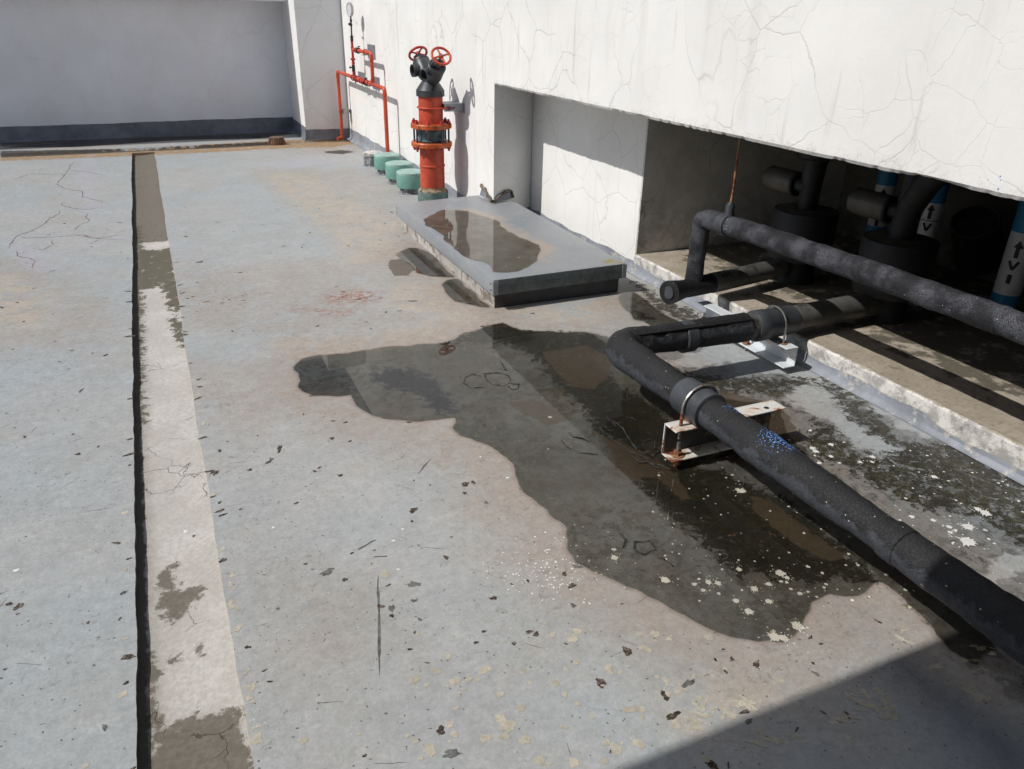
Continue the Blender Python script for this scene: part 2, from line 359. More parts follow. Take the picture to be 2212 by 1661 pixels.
M['tar'] = mat_simple('tarry_grime', (.02, .02, .021), .7, 0, .3, 40, .003)  # near-black coat painting shade onto the channel's left lip
def mat_floor():
    t = NT('painted_roof_floor')
    big = t.noise(.55, 5, .6); mid = t.noise(3.2, 7, .65); fine = t.noise(40, 6, .7); fine2 = t.noise(160, 3, .6)
    c = t.mix(t.ramp(big, .40, .60), (.345, .376, .392), (.385, .384, .378))
    c = t.mix(t.ramp(mid, .35, .68, 0, .75), c, (.325, .338, .338))
    lt = t.ramp(t.noise(7, 8, .7, .3), .54, .68, 0, .35); c = t.mix(lt, c, (.47, .48, .475))
    stf = t.math('MULTIPLY', t.ramp(t.attr('stain'), -.30, .12), t.ramp(t.noise(5, 9, .75, .3), .30, .62)); c = t.mix(t.math('MULTIPLY', stf, .6), c, (.315, .27, .228))
    brn = t.ramp(t.noise(1.7, 6, .65), .52, .68, 0, .38); c = t.mix(brn, c, (.345, .305, .262))
    # scraped tan underlayer near the hatch and standpipe
    tan = t.math('ADD', t.ramp(t.attr('tan'), -.20, .15), t.ramp(t.noise(5, 8, .72, .5), .3, .7, -.5, .5))
    tn = t.math('MULTIPLY', t.ramp(t.attr('tan'), -.18, .06), t.ramp(t.noise(6, 9, .75, .4), .43, .53)); c = t.mix(t.math('MULTIPLY', tn, .7), c, t.mix(t.ramp(t.noise(45, 5, .7), .4, .6), (.46, .385, .30), (.40, .36, .31)))
    # dried silt rim round the water
    s = t.attr('wet'); sn = t.math('ADD', s, t.ramp(t.noise(6, 6, .7), .3, .7, -.06, .06))
    rim = t.math('MULTIPLY', t.ramp(sn, -.34, -.0), t.ramp(s, .0, .004, 1, 0)); rimn = t.ramp(t.noise(18, 6, .7), .3, .7, .45, 1)
    c = t.mix(t.math('MULTIPLY', t.math('MULTIPLY', rim, rimn), .85), c, (.315, .262, .222))
    line = t.math('MULTIPLY', t.ramp(s, -.02, -.002), t.ramp(s, .0, .004, 1, 0)); c = t.mix(t.math('MULTIPLY', line, .4), c, (.20, .15, .12))
    # rust blooms
    rs = t.math('ADD', t.ramp(t.attr('rust'), -.15, .08), t.ramp(t.noise(26, 8, .75, .4), .3, .7, -.6, .5))
    rq = t.math('MULTIPLY', t.ramp(t.attr('rust'), -.10, .05), t.ramp(t.noise(30, 9, .8, .6), .47, .56)); c = t.mix(t.math('MULTIPLY', rq, .8), c, (.27, .105, .055))
    oc = t.math('ADD', t.ramp(t.attr('ochre'), -.10, .06), t.ramp(t.noise(10, 8, .7, .2), .3, .7, -.5, .4))
    c = t.mix(t.ramp(oc, .4, .9, 0, .85), c, (.32, .195, .085))
    dk = t.math('ADD', t.ramp(t.attr('dark'), -.05, .04), t.ramp(t.noise(16, 8, .7, .2), .3, .7, -.5, .4))
    c = t.mix(t.ramp(dk, .4, .7, 0, .9), c, (.035, .032, .028))
    lil = t.math('ADD', t.ramp(t.attr('lilac'), -.06, .04), t.ramp(t.noise(6, 5, .6), .3, .7, -.3, .3))
    c = t.mix(t.ramp(lil, .4, .9, 0, .25), c, (.42, .40, .50))
    # damp
    d = t.math('ADD', t.attr('damp'), t.ramp(t.noise(9, 7, .7), .3, .7, -.05, .05)); dampf = t.ramp(d, -.01, .02)
    mul = t.n.new('ShaderNodeVectorMath'); mul.operation = 'SCALE'; t.inp(mul.inputs[0], c); t.inp(mul.inputs[3], t.math('SUBTRACT', 1.0, t.math('MULTIPLY', dampf, .36))); c = mul.outputs[0]
    wetf = t.ramp(s, -.002, .006); bm = t.ramp(t.noise(2.1, 6, .7), .35, .65, .56, .76)
    mul = t.n.new('ShaderNodeVectorMath'); mul.operation = 'SCALE'; t.inp(mul.inputs[0], c); t.inp(mul.inputs[3], t.math('SUBTRACT', 1.0, t.math('MULTIPLY', wetf, bm))); c = mul.outputs[0]
    c = t.mix(t.math('MULTIPLY', wetf, t.ramp(t.noise(4.5, 6, .7), .45, .65, 0, .6)), c, (.085, .066, .050))
    wa = t.math('MAXIMUM', wetf, dampf)
    silt = t.math('MULTIPLY', wa, t.ramp(t.noise(20, 10, .82, .6), .46, .58)); c = t.mix(t.math('MULTIPLY', silt, t.ramp(t.noise(2.6, 5), .38, .58, .2, .85)), c, (.045, .042, .030))
    fl = t.math('MULTIPLY', wa, t.ramp(t.noise(33, 10, .85, 1.0), .56, .63)); c = t.mix(t.math('MULTIPLY', fl, t.ramp(t.noise(3.1, 5), .42, .56, 0, .75)), c, (.24, .25, .23))
    bl = t.math('ADD', t.ramp(t.attr('blue'), -.12, .03), t.ramp(t.noise(20, 10, .84, .5), .3, .7, -.6, .5))
    c = t.mix(t.ramp(bl, .35, .75, 0, .95), c, (.016, .019, .036))
    ms = t.math('ADD', t.ramp(t.attr('moss'), -.08, .07), t.ramp(t.noise(22, 10, .78, .5), .3, .7, -.62, .50)); ms = t.math('SUBTRACT', ms, t.math('MULTIPLY', t.math('SUBTRACT', 1.0, wetf), .20)); mossf = t.ramp(ms, .42, .60)
    mcol = t.mix(t.ramp(t.noise(45, 8, .78), .38, .62), (.009, .009, .005), (.078, .070, .040)); mcol = t.mix(t.ramp(t.noise(6, 7, .7), .4, .6, 0, .7), mcol, (.016, .014, .009))
    mcol = t.mix(t.math('MULTIPLY', wetf, .62), mcol, (.004, .0035, .002)); c = t.mix(t.math('MULTIPLY', mossf, .94), c, mcol)
    md = t.math('ADD', t.ramp(t.attr('mud'), -.03, .03), t.ramp(t.noise(12, 8, .7, .2), .3, .7, -.3, .3))
    c = t.mix(t.ramp(md, .42, .6, 0, .8), c, t.mix(mid, (.055, .040, .027), (.10, .075, .052)))
    # fine pits and grit
    v = t.voro(70, co=t.warp(.02, 30)); rr = t.xyz(t.voro(70, out=1, co=t.warp(.02, 30)))[0]
    pit = t.math('MULTIPLY', t.ramp(v, .14, .24, 1, 0), t.ramp(rr, .90, .91)); c = t.mix(t.math('MULTIPLY', pit, .8), c, (.09, .085, .078))
    v2 = t.voro(95); r2 = t.xyz(t.voro(95, out=1))[1]; zone = t.ramp(t.noise(.8, 3), .45, .55)
    wd = t.math('MULTIPLY', t.math('MULTIPLY', t.ramp(v2, .13, .2, 1, 0), t.ramp(r2, .93, .94)), zone); c = t.mix(t.math('MULTIPLY', wd, .8), c, (.62, .62, .60))
    # granular speckle of the worn paint
    g1 = t.noise(22, 9, .8, .2); g2 = t.noise(75, 6, .8)
    mul = t.n.new('ShaderNodeVectorMath'); mul.operation = 'SCALE'; t.inp(mul.inputs[0], c); t.inp(mul.inputs[3], t.math('MULTIPLY', t.ramp(g1, .3, .7, .88, 1.12), t.ramp(g2, .3, .7, .90, 1.10))); c = mul.outputs[0]
    ab = t.math('MULTIPLY', t.ramp(t.noise(28, 10, .82, .8), .54, .61), t.ramp(t.noise(1.4, 5, .6), .40, .60)); c = t.mix(t.math('MULTIPLY', ab, .5), c, (.15, .15, .145))
    # scratch smears running with the scrub direction
    sc = t.scaleco((55, 7, 1), t.warp(.1, 2)); sm = t.noise(1, 5, .6, 0, sc); c = t.mix(t.ramp(sm, .66, .78, 0, .35), c, (.20, .20, .195))
    h = t.math('ADD', t.math('MULTIPLY', mid, .9), t.math('MULTIPLY', fine, .35)); h = t.math('ADD', h, t.math('MULTIPLY', mossf, .5)); h = t.math('ADD', h, t.math('MULTIPLY', fine2, .08))
    h = t.math('SUBTRACT', h, t.math('MULTIPLY', pit, .4))
    rough = t.math('SUBTRACT', .54, t.math('MULTIPLY', dampf, .2))
    t.bsdf(c, rough, 0, t.bump(h, .5, .006), .4)
    return t.mat
M['floor'] = mat_floor()

def mat_channel():
    t = NT('bare_concrete_channel')
    a = t.noise(4, 8, .7); b = t.noise(60, 6, .7)
    c = t.mix(t.ramp(a, .35, .65), (.44, .425, .405), (.53, .515, .495)); c = t.mix(t.ramp(b, .35, .65, 0, .5), c, (.33, .30, .265))
    w = t.math('ADD', t.ramp(t.attr('wet'), -.05, .05), t.ramp(t.noise(16, 9, .75, .1), .3, .7, -.42, .42))
    c = t.mix(t.ramp(w, .36, .62, 0, .92), c, t.mix(t.ramp(b, .35, .65), (.105, .090, .070), (.155, .138, .112)))
    ms = t.math('ADD', t.ramp(t.attr('moss'), -.07, .05), t.ramp(t.noise(18, 9, .75, .3), .3, .7, -.55, .45))
    c = t.mix(t.ramp(ms, .38, .66, 0, .9), c, (.075, .067, .040))
    gx = t.math('ADD', t.xyz()[0], t.ramp(t.noise(17, 7, .7), .3, .7, -.008, .008)); c = t.mix(t.ramp(gx, -.258, -.247, .93, 0), c, (.022, .021, .02)); c = t.mix(t.ramp(gx, -.255, -.20, .35, 0), c, (.16, .14, .11))  # dark strip along the left edge paints in the lip's shadow
    v = t.voro(7, 'DISTANCE_TO_EDGE', t.warp(.12, 8, 5)); k = t.math('MULTIPLY', t.ramp(v, 0, .010, 1, 0), t.ramp(t.noise(2.4, 3), .54, .58)); c = t.mix(t.math('MULTIPLY', k, .8), c, (.08, .065, .05))
    h = t.math('ADD', a, t.math('MULTIPLY', b, .5)); h = t.math('SUBTRACT', h, k)
    t.bsdf(c, .85, 0, t.bump(h, .7, .005), .3); return t.mat
M['channel'] = mat_channel()

def mat_water():
    t = NT('standing_water')
    gl = t.n.new('ShaderNodeBsdfGlossy'); gl.inputs['Roughness'].default_value = .0; gl.inputs['Color'].default_value = (1, 1, 1, 1)
    tr = t.n.new('ShaderNodeBsdfTransparent'); tr.inputs['Color'].default_value = (.80, .78, .73, 1)
    fr = t.n.new('ShaderNodeFresnel'); fr.inputs['IOR'].default_value = 1.33
    b = t.bump(t.noise(5, 2), .05, .002); t.l.new(b, gl.inputs['Normal']); t.l.new(b, fr.inputs['Normal'])
    mx = t.n.new('ShaderNodeMixShader'); t.l.new(fr.outputs[0], mx.inputs[0]); t.l.new(tr.outputs[0], mx.inputs[1]); t.l.new(gl.outputs[0], mx.inputs[2])
    t.l.new(mx.outputs[0], t.out.inputs[0]); return t.mat
M['water'] = mat_water()

def mat_lid():
    t = NT('weathered_zinc_lid')
    sp_ = t.voro(140, out=1); sx = t.xyz(sp_)[0]
    c = t.mix(t.ramp(t.noise(2.5, 6, .65), .35, .65), (.29, .315, .345), (.355, .365, .375)); c = t.mix(t.math('MULTIPLY', sx, .35), c, (.22, .24, .27))
    c = t.mix(t.ramp(t.noise(9, 8, .7, .3), .55, .68, 0, .4), c, (.46, .46, .46))
    s = t.attr('wet'); sn = t.math('ADD', s, t.ramp(t.noise(9, 5), .3, .7, -.04, .04))
    rim = t.math('MULTIPLY', t.ramp(sn, -.13, -.01), t.ramp(t.attr('side'), 0, 1))
    c = t.mix(t.math('MULTIPLY', rim, .75), c, (.46, .38, .31))
    w = t.ramp(s, -.002, .004); c = t.mix(t.math('MULTIPLY', w, .85), c, t.mix(t.ramp(t.noise(7, 7, .7), .35, .6), (.25, .24, .22), (.15, .13, .11)))
    v = t.voro(20, co=t.warp(.02, 20)); r = t.xyz(t.voro(20, out=1, co=t.warp(.02, 20)))[0]
    c = t.mix(t.math('MULTIPLY', t.ramp(v, .12, .2, 1, 0), t.ramp(r, .86, .87)), c, (.56, .56, .54))
    c = t.mix(t.math('MULTIPLY', t.ramp(t.dist((.83-.42+.0, -1.0, .19)), .02, .1, 1, 0), t.ramp(t.noise(20, 6), .4, .6)), c, (.30, .24, .05))
    t.bsdf(c, .48, .25, t.bump(t.math('ADD', t.noise(3, 3), t.math('MULTIPLY', sx, .05)), .5, .006), .5); return t.mat
M['lid'] = mat_lid()
M['tarpaint'] = mat_simple('dark_membrane_paint', (.045, .050, .055), .55, 0, .2, 12, .004)  # dark front paint with shade put into the colour
M['curb'] = mat_simple('painted_hatch_upstand', (.42, .40, .38), .7, 0, .15, 10, .004, (.18, .15, .12), .35, 9)
M['plinth'] = None
def mat_plinth():
    t = NT('platform_screed'); z = t.xyz()[2]; x = t.xyz()[0]
    a = t.noise(5, 8, .7); b = t.noise(45, 7, .7)
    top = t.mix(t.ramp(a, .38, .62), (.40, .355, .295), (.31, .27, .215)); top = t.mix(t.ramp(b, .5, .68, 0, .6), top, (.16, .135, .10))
    g = t.math('ADD', t.ramp(t.noise(7, 8, .7), .3, .7), t.ramp(x, -.1, .55, -.5, .45)); top = t.mix(t.ramp(g, .5, .9, 0, .8), top, (.055, .048, .034))  # top darkens toward the back, painting in the opening's shade
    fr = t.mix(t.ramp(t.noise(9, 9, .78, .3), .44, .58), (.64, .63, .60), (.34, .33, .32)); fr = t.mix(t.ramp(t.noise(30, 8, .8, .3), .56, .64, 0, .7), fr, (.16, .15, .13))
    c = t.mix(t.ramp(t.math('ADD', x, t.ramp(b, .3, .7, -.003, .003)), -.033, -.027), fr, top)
    h = t.math('ADD', a, t.math('MULTIPLY', b, .6)); t.bsdf(c, .85, 0, t.bump(h, .6, .005), .3); return t.mat
M['plinth'] = mat_plinth()

# ------------------------------------------------------------------ numpy masks
def sdf(P, poly):
    P = np.asarray(P); poly = np.asarray(poly); out = np.full(len(P), -1.0)
    lo = poly.min(0)-.4; hi = poly.max(0)+.4
    sel = np.where((P[:, 0] > lo[0]) & (P[:, 0] < hi[0]) & (P[:, 1] > lo[1]) & (P[:, 1] < hi[1]))[0]
    if len(sel) == 0: return out
    Q = P[sel]; d = np.full(len(Q), 1e9); ins = np.zeros(len(Q), bool); n = len(poly)
    for i in range(n):
        a = poly[i]; b = poly[(i+1) % n]; e = b-a; w = Q-a
        t = np.clip((w@e)/max(e@e, 1e-12), 0, 1); q = w-t[:, None]*e; d = np.minimum(d, (q**2).sum(1))
        c = ((a[1] > Q[:, 1]) != (b[1] > Q[:, 1]))
        with np.errstate(divide='ignore', invalid='ignore'):
            xi = (b[0]-a[0])*(Q[:, 1]-a[1])/(b[1]-a[1])+a[0]
        ins ^= c & (Q[:, 0] < xi)
    d = np.sqrt(d); out[sel] = np.where(ins, d, -d); return out
def rough_poly(pts, step=.03, amp=.10, seed=1):
    r = np.random.RandomState(seed); P = [np.array(p, float) for p in pts]
    while True:
        Q = []; done = True
        for i in range(len(P)):
            a, b = P[i], P[(i+1) % len(P)]; Q.append(a); L = np.linalg.norm(b-a)
            if L > step:
                done = False; nrm = np.array([-(b-a)[1], (b-a)[0]]); Q.append((a+b)/2+nrm*amp*(r.rand()-.5))
        P = Q
        if done: break
    return P
def smooth_poly(P, it=2):
    P = np.array(P)
    for _ in range(it): P = .25*np.roll(P, 1, 0)+.5*P+.25*np.roll(P, -1, 0)
    return [tuple(p) for p in P]

# water outlines, surveyed from the photograph onto z = 0
PUD = [(632, 795), (650, 776), (690, 766), (740, 764), (800, 755), (880, 748), (930, 742), (965, 738), (1000, 718), (1050, 704), (1085, 697), (1130, 714), (1200, 717), (1280, 720), (1345, 737), (1400, 765), (1470, 802), (1560, 862), (1690, 878), (1720, 960), (1800, 1040), (1960, 1165), (2090, 1285), (2150, 1400), (2110, 1440), (2050, 1405), (2005, 1345), (1960, 1305), (1900, 1255), (1875, 1275), (1830, 1290), (1790, 1282), (1752, 1300), (1738, 1340), (1720, 1370), (1690, 1390), (1640, 1388), (1560, 1370), (1500, 1345), (1440, 1310), (1400, 1290), (1330, 1255), (1280, 1235), (1240, 1215), (1222, 1185), (1225, 1140), (1180, 1100), (1120, 1050), (1110, 1025), (1108, 1000), (1075, 975), (1040, 957), (990, 940), (975, 925), (985, 902), (900, 912), (830, 905), (790, 890), (765, 870), (760, 853), (680, 856), (650, 845), (645, 815)]
pud = smooth_poly(rough_poly(gpoly(PUD), .014, .26, 3), 2)
PUD2 = [r4(*p) for p in [(170, 1030), (260, 990), (350, 990), (430, 1020), (520, 1110), (600, 1190), (650, 1225), (560, 1225), (440, 1215), (330, 1190), (260, 1110), (190, 1070)]]
pud2 = smooth_poly(rough_poly(gpoly(PUD2), .025, .16, 5), 2)
PUD3 = [r4(*p) for p in [(535, 1290), (590, 1245), (650, 1235), (700, 1260), (800, 1350), (900, 1440), (935, 1470), (850, 1465), (740, 1440), (640, 1420), (580, 1360)]]
pud3 = smooth_poly(rough_poly(gpoly(PUD3), .025, .16, 6), 2)
PUD4 = [(0, 318), (200, 305), (330, 299), (460, 293), (560, 291), (600, 293), (560, 299), (420, 301), (330, 306), (160, 318)]
pud4 = smooth_poly(rough_poly(gpoly(PUD4), .06, .1, 8), 2)
PUDR = [r3(*p) for p in [(150, 130), (250, 125), (330, 180), (420, 260), (560, 330), (640, 370), (610, 400), (500, 400), (385, 400), (330, 345), (240, 330), (210, 270), (150, 200)]]
pudr = smooth_poly(rough_poly(gpoly(PUDR), .025, .16, 9), 2)
PUDC = [(2060, 1400), (2110, 1415), (2160, 1455), (2212, 1475), (2300, 1500), (2300, 1380), (2200, 1330), (2110, 1330)]
MOSS = [[(965, 742), (1050, 702), (1085, 695), (1130, 712), (1200, 713), (1290, 720), (1350, 735), (1350, 758), (1270, 770), (1310, 800), (1335, 830), (1420, 880), (1470, 930), (1440, 965), (1540, 1020), (1480, 1020), (1300, 945), (1255, 880), (1190, 820), (1150, 765), (1080, 740)],
        [(1320, 962), (1400, 980), (1560, 1015), (1700, 1080), (1840, 1190), (1900, 1260), (1800, 1250), (1740, 1265), (1660, 1240), (1600, 1245), (1520, 1180), (1430, 1095), (1340, 1010)],
        [(1470, 800), (1600, 812), (1700, 812), (1760, 815), (1860, 855), (1960, 950), (2080, 955), (2212, 1050), (2300, 1120), (2300, 1230), (2212, 1190), (2100, 1120), (1960, 1100), (1820, 1010), (1720, 975), (1740, 900), (1640, 850), (1520, 865)],
        [r3(*p) for p in [(190, 20), (330, 60), (480, 170), (640, 230), (740, 270), (740, 370), (640, 350), (480, 300), (380, 250), (280, 130)]],
        [r3(*p) for p in [(240, 270), (320, 280), (420, 330), (360, 345), (270, 310)]],
        [(1760, 800), (1830, 835), (1870, 870), (1830, 870), (1775, 830)],
        [(2080, 940), (2212, 1030), (2300, 1080), (2300, 1120), (2180, 1060), (2080, 975)]]
MUD = [[r6(*p) for p in [(1470, 290), (1600, 270), (1720, 250), (1830, 300), (1870, 400), (1760, 490), (1640, 480), (1560, 400)]],
       [(1560, 842), (1690, 878), (1730, 950), (1600, 1010), (1500, 965), (1440, 900)], [r4(*p) for p in [(115, 1085), (200, 1080), (290, 1110), (330, 1160), (270, 1210), (150, 1215), (110, 1150)]],
       [r7(*p) for p in [(600, 340), (700, 360), (830, 470), (960, 560), (1080, 640), (960, 650), (800, 560), (640, 430)]], [r3(*p) for p in [(0, 1190), (90, 1290), (130, 1420), (300, 1560), (300, 1480), (420, 1500), (600, 1659), (700, 1659), (500, 1420), (200, 1240), (60, 1190)]],
       [r6(*p) for p in [(1250, 0+560), (1460, 560), (1640, 660), (1500, 690), (1400, 640)]]]
BLUE = [[r6(*p) for p in [(570, 420), (640, 390), (780, 400), (830, 470), (850, 520), (760, 490), (640, 470)]], [r6(*p) for p in [(780, 400), (830, 440), (960, 600), (930, 600), (820, 510)]]]
DAMP = [[(1345, 735), (1420, 725), (1500, 745), (1600, 800), (1690, 810), (1850, 860), (1960, 930), (2100, 960), (2230, 1040), (2400, 1130), (2400, 1600), (2212, 1520), (2100, 1440), (1960, 1305), (1700, 1030), (1500, 860)]]
DRY = [[r3(*p) for p in [(500, 640), (640, 600), (780, 570), (900, 560), (960, 600), (985, 640), (900, 660), (820, 690), (700, 680), (560, 690)]],
       [(1690, 862), (1735, 828), (1770, 835), (1800, 862), (1815, 890), (1850, 925), (1930, 965), (1900, 985), (1850, 965), (1800, 915), (1730, 885)],
       [(2085, 1248), (2140, 1215), (2212, 1198), (2240, 1200), (2240, 1230), (2120, 1257)]]
TAN = [[(580, 375), (660, 375), (700, 420), (850, 480), (860, 545), (760, 570), (720, 500), (640, 430)], [(880, 620), (980, 625), (1060, 668), (1200, 655), (1340, 640), (1300, 690), (1100, 690), (960, 700), (860, 660)], [(620, 740), (760, 740), (960, 700), (940, 735), (780, 752), (640, 765)], [(1500, 1535), (1570, 1515), (1620, 1510), (1600, 1530), (1500, 1558)], [(0, 600), (80, 640), (60, 700), (0, 690)]]
STAIN = [[(390, 600), (700, 570), (860, 560), (960, 640), (1100, 690), (960, 740), (640, 760), (560, 720), (420, 690)], [(560, 370), (760, 370), (860, 440), (900, 560), (800, 560), (640, 430)], [(620, 860), (760, 880), (1000, 940), (1100, 1010), (1180, 1120), (1100, 1120), (960, 1000), (760, 930), (600, 900)], [(0, 560), (160, 620), (240, 700), (100, 760), (0, 740)], [(1220, 1210), (1500, 1370), (1700, 1420), (1800, 1300), (1900, 1300), (1850, 1400), (1700, 1460), (1450, 1400), (1250, 1290)], [(430, 780), (520, 800), (620, 880), (560, 920), (440, 860)], [(600, 1240), (760, 1290), (800, 1420), (700, 1400)], [(620, 316), (760, 306), (820, 318), (760, 330), (640, 330)]]
RUST = [[(705, 640), (760, 628), (812, 632), (800, 650), (720, 655)], [(640, 668), (760, 672), (740, 682)]]
OCHRE = [[(0, 330), (300, 320), (600, 303), (790, 296), (800, 306), (720, 318), (620, 320), (340, 335), (0, 348)], [(330, 296), (480, 290), (520, 294), (360, 302)]]
DARK = [[(0, 326), (280, 321), (420, 314), (600, 305), (600, 308), (420, 318), (280, 326), (0, 335)], [(700, 327), (740, 324), (768, 328), (740, 333), (705, 331)], [(0, 306), (200, 300), (420, 290), (600, 282), (640, 288), (560, 299), (300, 304), (0, 316)]]
LILAC = [[r5(*p) for p in [(40, 1100), (140, 1060), (270, 1130), (350, 1230), (250, 1260), (140, 1200)]], [r5(*p) for p in [(270, 1140), (500, 1090), (800, 1000), (810, 1030), (560, 1090), (300, 1160)]], [r5(*p) for p in [(1600, 560), (1900, 520), (2180, 530), (2100, 560), (1800, 590)]], [r5(*p) for p in [(560, 480), (640, 580), (560, 700), (640, 820), (500, 900), (540, 780), (460, 640)]]]

GX0, GX1 = -0.28, -0.03     # drain channel edges
_en = np.random.RandomState(5)
_ek = {s_: [( _en.rand()*6.3, f, .0028/(f**.55)*3) for f in (2.3, 5.1, 9.7, 21.3, 37.9, 83.1, 151.0)] for s_ in (1.0, 2.0)}
def edge_x(x0, y, seed): return x0+sum(a*math.sin(f*y+p+1.7*math.sin(f*.37*y)) for p, f, a in _ek[seed])*.55
def floor_z(x, y):
    z = 0.0
    if 10.54 < y < 10.84: z -= .028*min(1, (y-10.54)/.05)*min(1, (10.84-y)/.02)
    return z
def axis(spans):
    out = []
    for a, b, st in spans:
        n = max(1, int(round((b-a)/st))); out += [a+(b-a)*i/n for i in range(n)]
    out.append(spans[-1][1]); return out
ys = axis([(-14, -1, 2.6), (-1, .7, .17), (.7, 3.4, .0125), (3.4, 6.2, .02), (6.2, 10.5, .045), (10.5, 11.9, .02), (11.9, 26, 1.5)])
def sheet(xs, ys, jl=None, jr=None):
    X, Y = len(xs), len(ys); V = []
    for j, y in enumerate(ys):
        for i, x in enumerate(xs):
            xx = x
            if jl is not None and i == 0: xx = edge_x(x, y, jl)
            if jr is not None and i == X-1: xx = edge_x(x, y, jr)
            V.append((xx, y, floor_z(x, y)))
    F = [(j*X+i, j*X+i+1, (j+1)*X+i+1, (j+1)*X+i) for j in range(Y-1) for i in range(X-1)]
    return V, F
fb = MB()
xl = axis([(-16, -2.4, 1.7), (-2.4, GX0, .022)]); xr = axis([(GX1, 3.0, .0125), (3.0, 8, .8)])
ys_a = [y for y in ys if y <= 10.46]; ys_b = [y for y in ys if y >= ys_a[-1]]
V, F = sheet(xl, ys_a, None, 1.0); fb.add(V, F)
V, F = sheet(xr, ys_a, 2.0, None); fb.add(V, F)
V, F = sheet(axis([(-16, -2.4, 1.7), (-2.4, 3.0, .025), (3.0, 8, .8)]), ys_b); fb.add(V, F)
# vertical lips of the channel
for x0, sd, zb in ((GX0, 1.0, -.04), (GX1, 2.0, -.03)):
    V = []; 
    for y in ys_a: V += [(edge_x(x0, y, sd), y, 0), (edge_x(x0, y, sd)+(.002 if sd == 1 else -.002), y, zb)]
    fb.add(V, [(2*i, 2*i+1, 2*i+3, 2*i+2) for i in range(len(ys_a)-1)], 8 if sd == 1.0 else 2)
fb.add([(GX0, ys_a[-1], 0), (GX1, ys_a[-1], 0), (GX1, ys_a[-1], -.04), (GX0, ys_a[-1], -.04)], [(0, 1, 2, 3)])
n_grid = len(fb.v)
# ---- marks in the paint: drops, chips, bare spots, cracks, curls
def blob(x, y, r, n=11, jag=.35, stretch=1.0, rot=0.0, z=.0007, mi=1):
    V = [(x, y, z+.0001)]
    if r > .004: n = 22
    ph = [random.random()*6.3 for _ in range(4)]
    for k in range(n):
        a = 2*PI*k/n; rr = r*(1+jag*(.45*math.sin(2*a+ph[0])+.35*math.sin(3*a+ph[1])+.30*math.sin(5*a+ph[2])+.22*math.sin(9*a+ph[3]))); u, w = rr*math.cos(a)*stretch, rr*math.sin(a)
        V.append((x+u*math.cos(rot)-w*math.sin(rot), y+u*math.sin(rot)+w*math.cos(rot), z))
    fb.add(V, [(0, k+1, (k+1) % n+1) for k in range(n)], mi)
def star(x, y, r, mi=1):
    n = 26; V = [(x, y, .0010)]
    for k in range(n):
        a = 2*PI*(k+random.random()*.4)/n; rr = r*(.62+.25*random.random()) if k % 2 else r*(.8+.75*random.random()**2)
        V.append((x+rr*math.cos(a), y+rr*math.sin(a), .0008))
    fb.add(V, [(0, k+1, (k+1) % n+1) for k in range(n)], mi)
    for _ in range(7):
        a = random.random()*2*PI; d = r*(1.3+1.2*random.random()); blob(x+d*math.cos(a), y+d*math.sin(a), r*.10*(.5+random.random()), 6, .3, 1.6, a, mi=mi)
def ribbon(pts, w, mi, z=.0007, jit=0.0, taper=True):
    P = densify([Vector((p[0], p[1], 0)) for p in pts], .02)
    if jit: P = [p+Vector((random.gauss(0, jit), random.gauss(0, jit), 0)) for p in P]
    n = len(P); V = []
    for i, p in enumerate(P):
        T = (P[min(i+1, n-1)]-P[max(i-1, 0)]).normalized(); N = Vector((-T.y, T.x, 0)); ww = w*(.5+random.random())*(min(1, 6*min(i+.3, n-1-i+.3)/n) if taper else 1)
        V += [tuple(p+N*ww+Vector((0, 0, z))), tuple(p-N*ww+Vector((0, 0, z)))]
    fb.add(V, [(2*i, 2*i+1, 2*i+3, 2*i+2) for i in range(n-1)], mi)
SPL = [(1437, 1253, .026), (1500, 1262, .012), (1530, 1258, .018), (1551, 1260, .017), (1590, 1298, .018), (1617, 1321, .022), (1660, 1262, .016), (1685, 1238, .028), (1700, 1248, .015), (1629, 1272, .02), (1728, 1282, .014), (1674, 1376, .03), (1692, 1378, .022), (1722, 1352, .03), (1661, 1299, .018), (1519, 1275, .013), (1596, 1230, .015), (1745, 1224, .010), (1188, 901, .013), (1326, 1187, .011), (1327, 1205, .02), (1184, 970, .006), (1096, 1032, .009), (1038, 987, .007), (870, 1143, .007), (850, 1168, .008),
       (1755, 968, .022), (1762, 975, .02), (1795, 960, .018), (1795, 986, .017), (1770, 1000, .016), (1774, 1012, .012), (1858, 998, .014), (1885, 987, .02), (1884, 998, .012), (1814, 1000, .008), (1750, 930, .012), (2018, 1030, .02), (2128, 1108, .03), (2112, 1100, .02), (2091, 1138, .03), (2090, 1170, .042), (2050, 1138, .018), (2052, 1150, .014), (2016, 1124, .016), (1969, 1116, .015), (1985, 1020, .006), (2064, 1146, .010), (2128, 1145, .010), (1940, 1140, .008), (400, 1168-20, .01), (35, 1232, .012), (860, 1230, .007), (590, 1140, .008), (1600, 850+210, .03)]
for u, v, r in SPL:
    x, y = gz(u, v)
    (star if r > .012 else blob)(x, y, r*.66, mi=1)
for _ in range(190):
    x, y = gz(random.gauss(1180, 60), random.gauss(1235, 35)); blob(x, y, .0014+.0026*random.random()**2, 6, .2, mi=1)
for _ in range(240):
    x, y = gz(random.uniform(1400, 2212), random.uniform(950, 1300)); blob(x, y, .002+.004*random.random()**2, 6, .2, mi=1)
